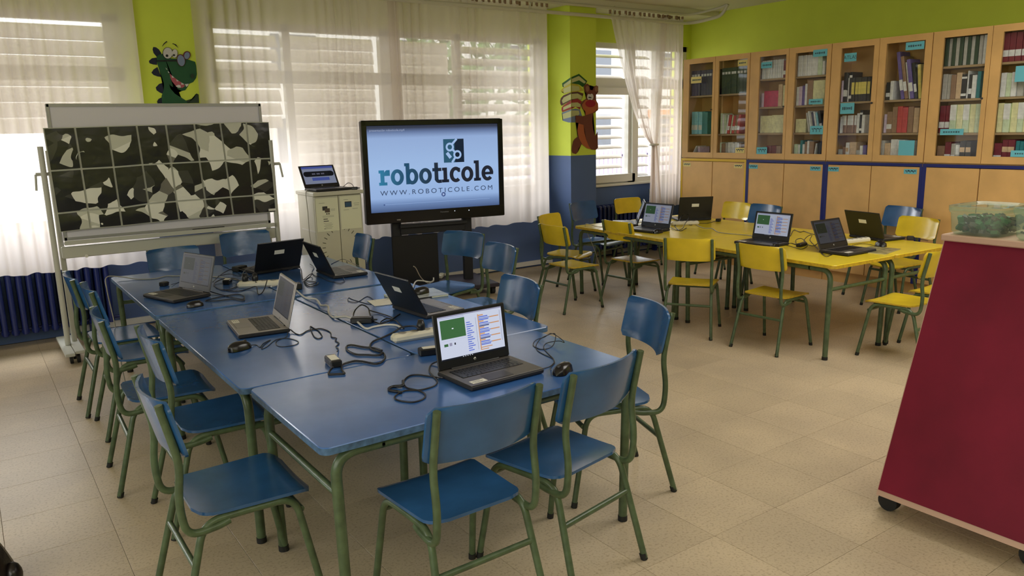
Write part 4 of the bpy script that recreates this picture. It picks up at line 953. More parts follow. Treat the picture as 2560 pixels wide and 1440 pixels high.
m_art = bpy.data.materials.new('abstract_grey_print'); m_art.use_nodes = True; nt = m_art.node_tree; b = nt.nodes['Principled BSDF']
tc = nt.nodes.new('ShaderNodeTexCoord')
wv = nt.nodes.new('ShaderNodeTexNoise'); wv.inputs['Scale'].default_value = 2.6; nt.links.new(tc.outputs['Object'], wv.inputs['Vector'])
ad = nt.nodes.new('ShaderNodeVectorMath'); ad.operation = 'MULTIPLY_ADD'; ad.inputs[1].default_value = (.34, .34, .34); nt.links.new(wv.outputs['Color'], ad.inputs[0]); nt.links.new(tc.outputs['Object'], ad.inputs[2])
vo = nt.nodes.new('ShaderNodeTexVoronoi'); vo.inputs['Scale'].default_value = 8.5; nt.links.new(ad.outputs[0], vo.inputs['Vector'])
sp = nt.nodes.new('ShaderNodeSeparateColor'); nt.links.new(vo.outputs['Color'], sp.inputs[0])
cr2 = nt.nodes.new('ShaderNodeValToRGB'); cr2.color_ramp.interpolation = 'CONSTANT'; e = cr2.color_ramp.elements
e[0].position = 0; e[0].color = (.020, .018, .020, 1); e[1].position = .50; e[1].color = (.06, .058, .052, 1)
for p, c in ((.60, (.62, .62, .53, 1)), (.72, (.86, .85, .76, 1)), (.93, (.20, .19, .16, 1))):
    q = e.new(p); q.color = c
sxp = nt.nodes.new('ShaderNodeSeparateXYZ'); nt.links.new(tc.outputs['Object'], sxp.inputs[0])
def mth(op, a, b2):
    m = nt.nodes.new('ShaderNodeMath'); m.operation = op
    for i, q in enumerate((a, b2)):
        if isinstance(q, (int, float)): m.inputs[i].default_value = q
        else: nt.links.new(q, m.inputs[i])
    return m.outputs[0]
dx = mth('ABSOLUTE', mth('SUBTRACT', sxp.outputs['X'], 1.28), 0.); dz = mth('ABSOLUTE', mth('SUBTRACT', sxp.outputs['Z'], 1.18), 0.)
wt = mth('SUBTRACT', .17, mth('ADD', mth('MULTIPLY', dx, .28), mth('MULTIPLY', dz, .62)))
nt.links.new(mth('ADD', sp.outputs[0], wt), cr2.inputs['Fac']); nt.links.new(cr2.outputs['Color'], b.inputs['Base Color'])
b.inputs['Roughness'].default_value = .22
nb = nt.nodes.new('ShaderNodeTexNoise'); nb.inputs['Scale'].default_value = 9; nt.links.new(tc.outputs['Object'], nb.inputs['Vector'])
bp = nt.nodes.new('ShaderNodeBump'); bp.inputs['Strength'].default_value = .15; bp.inputs['Distance'].default_value = .03; nt.links.new(nb.outputs['Fac'], bp.inputs['Height']); nt.links.new(bp.outputs['Normal'], b.inputs['Normal'])
po = empty('sheet_poster', (0, 0, 0)); tag(po, 'large poster of laminated black and white abstract sheets, hung over the whiteboard', 'poster')
cols_t = [107, 190, 271, 343, 414, 485, 550, 615, 672]; 
def pp(i, j):
    """corner i (column 0..8) j (row 0..3), read off along the poster's edges"""
    top = POS_T[i]; bot = POS_B[i]; t = (0, .405, .815, 1)[j] if i < 3 else (0, .40, .80, 1)[j]
    return Vector(top)*(1-t)+Vector(bot)*t
POS_T = [(0.521,6.325,1.625),(0.715,6.325,1.627),(0.924,6.325,1.631),(1.114,6.325,1.634),(1.315,6.325,1.636),(1.517,6.325,1.639),(1.71,6.325,1.642),(1.91,6.325,1.646),(2.091,6.325,1.643)]
POS_B = [(0.534,6.305,0.902),(0.729,6.305,0.91),(0.934,6.305,0.911),(1.134,6.305,0.917),(1.332,6.305,0.921),(1.542,6.305,0.922),(1.738,6.305,0.925),(1.909,6.305,0.924),(2.081,6.305,0.923)]
back = [pp(i, 0) for i in range(9)]+[pp(i, 3) for i in range(8, -1, -1)]
MB().prism([p+Vector((0, .004, 0)) for p in back], (0, .001, 0)).build('backing_sheet', mat('laminate_white', (.55, .55, .47), .3), po)
for i in range(8):
    for j in range(3):
        a, b_, c_, d_ = pp(i, j), pp(i+1, j), pp(i+1, j+1), pp(i, j+1)
        mid = (a+b_+c_+d_)/4; k = .962; wob = [random.uniform(-.003, .003) for _ in range(4)]; g = .0065
        n = 5; vs = []
        R2 = lambda p, sx, sz: Vector((p.x+sx*g, 0, p.z+sz*g*.9))
        aa, bb, c2_, dd = R2(a, 1, -1), R2(b_, -1, -1), R2(c_, -1, 1), R2(d_, 1, 1)
        y0 = (a.y+d_.y)/2
        def fs_(u, v):
            p = (aa*(1-u)+bb*u)*(1-v)+(dd*(1-u)+c2_*u)*v
            return (p.x, a.y+(d_.y-a.y)*v-.004-.008*math.sin(PI*u)*math.sin(PI*v)*abs(wob[0]/.003)+wob[0]*.4*(u-.5), p.z)
        MB().slab(fs_, 5, 5, (0, .0012, 0)).build('printed_sheet', m_art, po)
st = MB().box((2.229,6.878,0.88), (.001, .001, .001))
MB().box((2.05, 6.297, .945), (.06, .001, .018)).build('caption_strip', M_STICK, po)

# ================================================================== BIG DISPLAY
tv = empty('display_stand', (3.638, 6.383, -.1085), math.radians(-10.5)); tv.scale = (1.07, 1.07, 1.07); tag(tv, 'big black touch display on a rolling stand showing a blue and white logo slide', 'display')
tx = MB(); zc_, hh = 1.205, .87
tx.box((0, .03, zc_), (1.28, .06, hh), bev=.012)
tx.build('housing', M_BLK, tv)
bz = MB()
bz.box((-.617, -.006, zc_), (.046, .02, hh-.01), bev=.004).box((.617, -.006, zc_), (.046, .02, hh-.01), bev=.004).box((0, -.006, 1.614), (1.27, .02, .042), bev=.004).box((0, -.006, .822), (1.27, .024, .098), bev=.004)
bz.build('bezel', mat('piano_black', (.008, .008, .009), .18), tv)
m_scr = bpy.data.materials.new('display_picture'); m_scr.use_nodes = True; nt = m_scr.node_tree; b = nt.nodes['Principled BSDF']
b.inputs['Base Color'].default_value = (.01, .01, .012, 1); b.inputs['Roughness'].default_value = .25
tc = nt.nodes.new('ShaderNodeTexCoord'); sx = nt.nodes.new('ShaderNodeSeparateXYZ'); nt.links.new(tc.outputs['Object'], sx.inputs[0])
mr = nt.nodes.new('ShaderNodeMapRange'); mr.inputs['From Min'].default_value = .871; mr.inputs['From Max'].default_value = 1.592; nt.links.new(sx.outputs['Z'], mr.inputs['Value'])
cr3 = nt.nodes.new('ShaderNodeValToRGB'); e = cr3.color_ramp.elements
bgc = S(158, 188, 230)
e[0].position = 0; e[0].color = (*S(70, 92, 135), 1); e[1].position = 1; e[1].color = (*S(40, 48, 70), 1)
for p, c in ((.09, S(110, 138, 185)), (.16, S(150, 180, 226)), (.5, bgc), (.86, S(146, 172, 216)), (.93, S(98, 118, 160)), (.975, S(48, 56, 80))):
    q = e.new(p); q.color = (*c, 1)
nt.links.new(mr.outputs['Result'], cr3.inputs['Fac']); nt.links.new(cr3.outputs['Color'], b.inputs['Emission Color']); b.inputs['Emission Strength'].default_value = .95/2**EXP
SX0, SX1, SZ0, SZ1 = -.594, .594, .871, 1.593
MB().box((0, .001, (SZ0+SZ1)/2), (SX1-SX0, .004, SZ1-SZ0)).build('screen', m_scr, tv)
# lettering, drawn from slabs, stems and rings
m_log = bpy.data.materials.new('logo_ink'); m_log.use_nodes = True; nt = m_log.node_tree; b = nt.nodes['Principled BSDF']; b.inputs['Base Color'].default_value = (.01, .01, .01, 1)
tc = nt.nodes.new('ShaderNodeTexCoord'); sx = nt.nodes.new('ShaderNodeSeparateXYZ'); nt.links.new(tc.outputs['Object'], sx.inputs[0])
mr = nt.nodes.new('ShaderNodeMapRange'); mr.inputs['From Min'].default_value = -.52; mr.inputs['From Max'].default_value = .05; nt.links.new(sx.outputs['X'], mr.inputs['Value'])
cr4 = nt.nodes.new('ShaderNodeValToRGB'); e = cr4.color_ramp.elements; e[0].color = (*S(42, 122, 160), 1); e[1].color = (*S(8, 20, 40), 1); q = e.new(.35); q.color = (*S(22, 78, 112), 1)
nt.links.new(mr.outputs['Result'], cr4.inputs['Fac']); nt.links.new(cr4.outputs['Color'], b.inputs['Emission Color']); b.inputs['Emission Strength'].default_value = 1/2**EXP
class Letters:
    def __init__(s, x, z, wid, hx): s.m = MB(); s.x = x; s.z = z; s.w = wid; s.h = hx; s.y = -.0018
    def r(s, x0, z0, x1, z1):
        X = lambda t: s.x+t*s.w
        Zf = lambda t: s.z+t*s.h
        s.m.quad((X(x0), s.y, Zf(z0)), (X(x1), s.y, Zf(z0)), (X(x1), s.y, Zf(z1)), (X(x0), s.y, Zf(z1)))
    def arc(s, cx, cz, rx, rz, tx, tz, a0=0, a1=360, n=28):
        vs = []
        for i in range(n+1):
            a = math.radians(a0+(a1-a0)*i/n); c, q = math.cos(a), math.sin(a)
            vs += [(s.x+(cx+rx*c)*s.w, s.y, s.z+(cz+rz*q)*s.h), (s.x+(cx+(rx-tx)*c)*s.w, s.y, s.z+(cz+(rz-tz)*q)*s.h)]
        s.m.add(vs, [(2*i, 2*i+2, 2*i+3, 2*i+1) for i in range(n)])
    def nxt(s, a): s.x += a*s.w
LT = Letters(-.510, 1.098, .1155, .128); st_ = .30
# r
LT.r(.12, 0, .42, 1); LT.r(0, 0, .62, .2); LT.r(0, .8, .3, 1); LT.arc(.66, .62, .30, .38, .28, .2, 60, 180, 10); LT.r(.60, .62, .84, 1); LT.nxt(.90)
def o_(): LT.arc(.5, .5, .5, .53, .30, .24); LT.nxt(1.06)
o_()
LT.r(.10, 0, .40, 1.40); LT.r(0, 1.2, .3, 1.40); LT.arc(.58, .5, .48, .53, .30, .24); LT.nxt(1.12)
o_()
LT.r(.16, .18, .46, 1.36); LT.r(0, .78, .72, 1); LT.arc(.52, .30, .36, .33, .30, .22, 180, 290, 10); LT.r(.50, -.02, .72, .2); LT.nxt(.77)
LT.r(.10, 0, .40, 1); LT.r(0, .8, .3, 1); LT.r(-.04, 0, .54, .2); LT.nxt(.60)
LT.arc(.5, .5, .5, .53, .30, .24, 48, 312); LT.r(.66, .66, .86, .94); LT.nxt(.94)
o_()
LT.r(.12, 0, .42, 1.40); LT.r(0, 1.2, .3, 1.40); LT.r(-.02, 0, .56, .2); LT.nxt(.62)
LT.arc(.5, .5, .5, .53, .30, .24, 0, 318); LT.r(.15, .40, .98, .58); LT.nxt(1)
LT.m.build('slide_title', m_log, tv)
def tvtext(body, size, x, z, m, space=1., al='LEFT', name='lettering', sxk=1.):
    me = text_mesh(body, size, align=al, space=space); me.materials.clear(); me.materials.append(m)
    o = link(name, me, tv, (x, -.0018, z)); o.rotation_euler = (PI/2, 0, 0); o.scale = (sxk, 1, 1); return o
m_txt = screen_mat('slide_grey_ink', S(45, 62, 92), 1)
ut = tvtext('WWW.ROBOTICOLE.COM', .058, -.505, 1.012, m_txt, 1.42, name='lettering')
w_ = max(v.co.x for v in ut.data.vertices); ut.scale = (1.035/w_, 1, 1)
tvtext('presentaci\u00f3n roboticole.mp4', .026, -.570, 1.548, screen_mat('slide_pale_ink', S(150, 162, 190), 1))
lm = MB(); yq = -.0016; lx0, lx1, lz0, lz1 = .078, .268, 1.268, 1.470; mxx = (lx0+lx1)/2+.01; w2 = lx1-lx0; h2 = lz1-lz0
lm.quad((lx0, yq, lz0), (mxx, yq, lz0), (mxx, yq, lz1), (lx0, yq, lz1), 0); lm.quad((mxx, yq, lz0), (lx1, yq, lz0), (lx1, yq, lz1), (mxx, yq, lz1), 1)
def L2(x, z): return (lx0+w2*x, lz0+h2*z)
def bar2(x0, z0, x1, z1, wd, mi, y=-.0021):
    a, b_ = Vector(L2(x0, z0)), Vector(L2(x1, z1)); n_ = (b_-a).normalized(); n_ = Vector((-n_.y, n_.x))*wd*w2/2
    lm.quad((a.x+n_.x, y, a.y+n_.y), (a.x-n_.x, y, a.y-n_.y), (b_.x-n_.x, y, b_.y-n_.y), (b_.x+n_.x, y, b_.y+n_.y), mi)
def disc2(x, z, r_, mi, y):
    c = L2(x, z); n = 24; lm.add([(c[0]+r_*w2*math.cos(2*PI*i/n), y, c[1]+r_*w2*math.sin(2*PI*i/n)) for i in range(n)], [tuple(range(n))], mi)
bar2(.30, .66, .66, 1.0, .10, 2); bar2(.34, .66, .66, .32, .10, 2); bar2(.66, .34, .40, .0, .10, 2); bar2(.16, .42, .34, .20, .15, 2)
disc2(.31, .66, .20, 2, -.0024); disc2(.31, .66, .11, 0, -.0027); disc2(.67, .33, .20, 2, -.0024); disc2(.67, .33, .11, 1, -.0027)
lm.build('slide_logo', [screen_mat('logo_teal', S(40, 84, 108), 1), screen_mat('logo_dark', S(14, 30, 48), 1), screen_mat('logo_pale', bgc, .95)], tv)
pl = MB(); yq = -.0023
def disc3(x, z, r_, mi, y):
    n = 20; pl.add([(x+r_*math.cos(2*PI*i/n), y, z+r_*math.sin(2*PI*i/n)) for i in range(n)], [tuple(range(n))], mi)
disc3(.062, .995, .020, 0, -.0022); pl.add([(.055, -.0025, 1.006), (.055, -.0025, .984), (.074, -.0025, .995)], [(0, 1, 2)], 1); disc3(-.475, .933, .007, 0, -.0022)
pl.quad((-.47, -.002, .932), (.50, -.002, .932), (.50, -.002, .935), (-.47, -.002, .935), 2)
pl.build('player_controls', [screen_mat('control_dark', S(70, 90, 140), 1), screen_mat('control_pale', S(170, 190, 225), 1), screen_mat('control_line', S(140, 168, 212), 1)], tv)
wk = screen_mat('indicator_white', (.8, .85, .9), 1)
MB().box((.155, -.0195, .845), (.007, .002, .007)).box((.29, -.0195, .842), (.008, .002, .008)).build('status_light', wk, tv)
me = text_mesh('Promethean', .016, align='CENTER'); me.materials.clear(); me.materials.append(mat('badge_grey', (.30, .30, .32), .5)); o = link('maker_name', me, tv, (.06, -.0186, .838)); o.rotation_euler = (PI/2, 0, 0)
MB().box((-.36, -.019, .800), (.035, .004, .010), bev=.002).build('port_cover', M_SILVER, tv)
# stand
for x in (-.36, .30):
    MB().box((x, .078, .64), (.085, .045, 1.02), bev=.006).build('column', M_BLKM, tv)
MB().box((0, .075, .98), (.80, .04, .10), bev=.004).box((0, .075, 1.35), (.80, .04, .08), bev=.004).build('mount', M_BLKM, tv)
MB().box((-.03, .05, .735), (.62, .08, .03), bev=.004).box((-.03, .06, .69), (.60, .04, .06), bev=.004).build('brace', M_BLKM, tv)
MB().box((-.20, .06, .42), (.42, .014, .46), bev=.004).build('back_panel', mat('smoke_panel', (.006, .007, .012), .4), tv)
MB().box((-.03, .04, .186), (1.0, .60, .034), bev=.008).build('base_plate', mat('base_plum', (.045, .036, .05), .45), tv)
for x in (-.48, .42):
    for y in (-.20, .28):
        MB().cyl((x-.016, y, .134), (x+.016, y, .134), .032, 16).box((x, y, .160), (.04, .05, .02)).build('caster', M_RUB, tv)
pb = empty('socket_block', (3.78, 6.62, .1102), math.radians(50))
MB().box((0, 0, .02), (.14, .05, .04), bev=.01).build('housing', mat('strip_white', (.7, .66, .54), .4), pb); MB().box((.045, -.0255, .02), (.03, .002, .022)).build('switch', M_BLK, pb)
tag(pb, 'white socket block lying on the base of the display stand', 'power strip')
cable([(3.72, 6.56, .135), (3.60, 6.45, .14), (3.42, 6.22, .16), (3.20, 5.95, .28), (3.02, 5.70, .42), (2.92, 5.55, .47)], .004, 'white cable hanging down to the socket block under the display', M_CABW)

# ================================================================== WHITE CABINET
cb_ = empty('storage_cabinet', (2.585, 6.385, 0)); tag(cb_, 'cream storage cabinet between whiteboard and display, clock dial marks on its doors', 'cabinet')
MB().box((0, .02, .53), (.425, .36, 1.01), bev=.004).build('body', M_CREAM, cb_)
MB().box((0, 0, 1.05), (.45, .41, .03), bev=.004).build('top_panel', M_CREAM, cb_)
for sx in (-1, 1):
    dr = MB().box((sx*.1065, -.172, .535), (.208, .018, .985), bev=.003).build('door', M_CREAM, cb_)
m_tick = mat('tick_ink', (.10, .10, .07), .7); tick = MB().box((0, 0, 0), (.030, .0008, .006)).mesh('clock_mark', m_tick)
for i in range(24):
    a = 2*PI*i/24; c, s_ = math.cos(a), math.sin(a); r0 = .155
    if abs(c*r0) < .008: continue
    tk = link('clock_mark', tick, cb_, (c*r0, -.1818, .60+s_*r0)); tk.rotation_euler = (0, -a, 0)
MB().box((-.2145, -.02, .74), (.004, .30, .008)).build('side_groove', M_PVC, cb_)
def notice(x, w, h, z, lean, blocks, label):
    r = empty('notice_sheet', (2.585+x, 6.385-.1830, z)); r.rotation_euler = (0, lean, 0)
    MB().box((0, -.0006, 0), (w, .001, h)).build('sheet', M_PAPER, r)
    m = MB()
    for bx, bz, bw, bh, mi in blocks: m.box((bx, -.0016-.0002*mi, bz), (bw, .0006, bh), mi)
    m.build('lettering', [M_DGREY, mat('print_brown', (.12, .09, .06), .6), mat('print_blue', (.03, .09, .17), .6), mat('print_grey', (.42, .42, .32), .8)], r)
    return tag(r, label, 'notice')
B1_ = [(-.02, .055, .044, .034, 0), (.0, .037, .044, .034, 1), (-.006, .008, .012, .010, 0), (.012, .008, .012, .010, 0), (-.02, -.034, .038, .006, 0), (-.016, -.052, .045, .006, 0), (-.03, -.115, .016, .005, 0), (-.045, .10, .05, .004, 3), (.05, .045, .04, .003, 3), (.05, .035, .035, .003, 3)]
B1_ += [(.005, -.008-.009*i, .10, .003, 3) for i in range(2)]+[(-.004+.01*(i % 2), -.07-.011*i, .07, .003, 3) for i in range(5)]
notice(-.105, .196, .278, .875, 0, B1_, 'printed notice with dark pictures on the left cabinet door')
notice(.104, .186, .278, .880, 0, [(-.02, .07, .062, .048, 0), (-.02, .068, .054, .036, 2), (.055, .075, .05, .004, 3), (.055, .06, .045, .004, 3), (-.04, .025, .05, .004, 3), (.04, .03, .05, .004, 3), (-.04, .11, .04, .004, 3)], 'printed notice with one blue picture on the right cabinet door')
cable([(2.47, 6.44, 1.072), (2.42, 6.40, 1.074), (2.375, 6.36, 1.078), (2.350, 6.32, 1.04), (2.348, 6.30, .90), (2.345, 6.29, .72), (2.347, 6.26, .62), (2.35, 6.17, .52), (2.36, 6.08, .40)], .0035, 'grey lead hanging down the left side of the cream cabinet', M_CABG)
cable([(2.70, 6.40, 1.072), (2.725, 6.37, 1.10), (2.745, 6.34, 1.12), (2.765, 6.31, 1.105), (2.77, 6.29, 1.082)], .0025, 'thin lead looped beside the laptop on the cream cabinet')
brick((2.765, 6.27), -35, 'small black adapter at the right edge of the cream cabinet top', False, (.055, .035, .022)).location.z = 1.0655

# ================================================================== RED BOOK CART AND TUBS
M_RED = mat('red_laminate', (.17, .006, .024), .6, spec=.25, noise=.22, nscale=3, bump=.04, bscale=180); M_EDGE = mat('birch_edge', (.52, .33, .24), .5)
ct_ = empty('book_cart', (3.33, 1.24, 0)); tag(ct_, 'dark red leaning sided book cart on black casters, cut by the right edge', 'book cart')
xb, xt, zb, zt2, hy_ = -.51, -.145, .085, 1.072, .285
for s_ in (1, -1):
    a, b_ = Vector((s_*xb, 0, zb)), Vector((s_*xt, 0, zt2)); up = (b_-a).normalized(); nrm = Vector((up.z, 0, -up.x))*(1 if s_ > 0 else 1)
    out = Vector((-abs(up.z)*s_, 0, abs(up.x)))
    P4 = [a+Vector((0, hy_, 0)), a-Vector((0, hy_, 0)), b_-Vector((0, hy_, 0)), b_+Vector((0, hy_, 0))]
    MB().prism([p-out*.016 for p in P4], out*.0155).build('core_board', M_EDGE, ct_)
    e_ = Vector((0, .004, 0)); P5 = [P4[0]-e_+up*.022, P4[1]+e_+up*.022, P4[2]+e_-up*.002, P4[3]-e_-up*.002]
    MB().prism(P5, out*.002).build('side_panel', M_RED, ct_)
MB().box((0, 0, 1.086), (.34, .575, .026), bev=.004).build('top_shelf', M_EDGE, ct_)
MB().box((0, 0, .095), (.98, .54, .018)).build('base_board', M_EDGE, ct_)
for sy in (-1, 1):
    MB().prism([(-.47, sy*.24, .11), (.47, sy*.24, .11), (.14, sy*.24, 1.06), (-.14, sy*.24, 1.06)], (0, sy*.016, 0)).build('end_board', M_EDGE, ct_)
for x in (-.43, .43):
    for y in (-.25, .27):
        MB().cyl((x-.018, y, .040), (x+.018, y, .040), .039, 18).box((x, y, .075), (.05, .04, .022)).build('caster', M_RUB, ct_)
M_TUB = glass_mat('frosted_plastic', (.80, .88, .78), 1.4, .17, (.82, .88, .78))
def tub(x, y, w, d, h, cols, label):
    r = empty('plastic_tub', (x, y, 1.0995)); tag(r, label, 'plastic tub', 'clear plastic tubs on the red cart')
    def wall(o, i):
        m = MB(); n = 28
        def ring(wd, dd, z):
            q = []
            for k in range(n):
                a = 2*PI*k/n; c, s2 = math.cos(a), math.sin(a); e2 = .32
                q.append((wd/2*abs(c)**e2*(1 if c > 0 else -1), dd/2*abs(s2)**e2*(1 if s2 > 0 else -1), z))
            return q
        rs = [ring(w*.86, d*.86, .001), ring(w*.93, d*.93, .012), ring(w*.99, d*.99, h-.02), ring(w*1.03, d*1.03, h-.016), ring(w*1.03, d*1.03, h)]
        for a, b2 in zip(rs, rs[1:]): m.add(a+b2, [(k, (k+1) % n, n+(k+1) % n, n+k) for k in range(n)], 0, True)
        m.add(rs[0], [tuple(range(n))[::-1]])
        return m
    wall(0, 0).build('tub_body', M_TUB, r)
    l = MB(); n = 28
    def ring(wd, dd, z): return [(wd/2*abs(math.cos(2*PI*k/n))**.32*(1 if math.cos(2*PI*k/n) > 0 else -1), dd/2*abs(math.sin(2*PI*k/n))**.32*(1 if math.sin(2*PI*k/n) > 0 else -1), z) for k in range(n)]
    rs = [ring(w*1.05, d*1.05, h-.010), ring(w*1.05, d*1.05, h+.008), ring(w*.86, d*.86, h+.010), ring(w*.80, d*.80, h+.003)]
    for a, b2 in zip(rs, rs[1:]): l.add(a+b2, [(k, (k+1) % n, n+(k+1) % n, n+k) for k in range(n)], 0, True)
    l.add(rs[-1], [tuple(range(n))]); l.build('lid', M_TUB, r)
    f = MB(); rn = random.Random(int(w*1000))
    for k in range(230):
        sz = rn.uniform(.010, .024); f.box((rn.uniform(-.38, .38)*w, rn.uniform(-.38, .38)*d, .014+rn.random()*(h*.50)), (sz, sz*rn.uniform(.6, 1.5), sz*.6), rn.randrange(len(cols)), rot=Matrix.Rotation(rn.uniform(0, 3), 3, (rn.random(), rn.random(), 1)))
    f.build('small_bricks', [mat('toy_%d' % (hash(c) % 9999), c, .4) for c in cols], r)['kind'] = 'stuff'
tub(3.30, 1.415, .27, .205, .105, [(.015, .10, .03), (.02, .14, .05), (.03, .035, .03), (.06, .04, .03)], 'clear plastic tub of dark green bricks on the red cart, fully visible')
tub(3.30, 1.155, .29, .255, .112, [(.04, .09, .05), (.10, .12, .09), (.05, .06, .05), (.14, .14, .11)], 'clear plastic tub of greyish pieces on the red cart, cut by the right edge')

# ================================================================== DARK BAG AT THE LEFT EDGE
bg = empty('leather_bag', (-.215, 3.10, 0)); tag(bg, 'dark glossy leather bag on the floor, cut by the left edge of the view', 'bag')
mb_ = mat('dark_leather', (.012, .008, .008), .28, bump=.2, bscale=40)
def bgf(u, v):
    a = 2*PI*u; k = (1-.55*v**1.4)*math.sin(min(1, .55+v*3)*PI/2); k *= 1 if v < .97 else .5
    return (.205*k*math.cos(a)*(1+.03*math.sin(7*a)), .12*k*math.sin(a), .30*v)
MB().grid(bgf, 36, 14).build('bag_body', mb_, bg)
MB().ball((.185, -.03, .045), .030, .04, .045, 14, 8).build('corner_piping', mb_, bg)
MB().tube(rounded([(-.08, 0, .28), (-.07, 0, .46), (.05, 0, .46), (.06, 0, .28)], .08, 6), .010, 8).build('handle', mb_, bg)

# ================================================================== PAINTED ANIMALS ON THE PILLARS
def mural(parts, y=None, x=None, root=None):
    for i, (nm, m, pts) in enumerate(parts):
        off = -.0006*(i+1)
        P = [Vector(p)+(Vector((0, off, 0)) if y else Vector((off, 0, 0))) for p in pts]
        if y: nrm = Vector((0, -1, 0))
        me = bmesh.new(); vs = [me.verts.new(p) for p in P]; f = me.faces.new(vs); bmesh.ops.triangulate(me, faces=[f])
        mesh = bpy.data.meshes.new(nm); me.to_mesh(mesh); me.free(); mesh.materials.append(m); link(nm, mesh, root)
def ell(P, k=22):
    """centre, point on the first axis, point on the second axis -> ellipse outline"""
    c, a, b_ = [Vector(p) for p in P]; return [c+(a-c)*math.cos(2*PI*i/k)+(b_-c)*math.sin(2*PI*i/k) for i in range(k)]
pt = lambda n, c: mat('mural_'+n, c, .7)
gD, gN, gW, gK = pt('green', (.012, .085, .030)), pt('navy', (.008, .012, .035)), pt('white', (.60, .58, .55)), pt('black', (.01, .01, .012))
dino = empty('wall_mural', (0, 0, 0)); tag(dino, 'painted green dinosaur with glasses on the lime pillar above the whiteboard', 'mural')
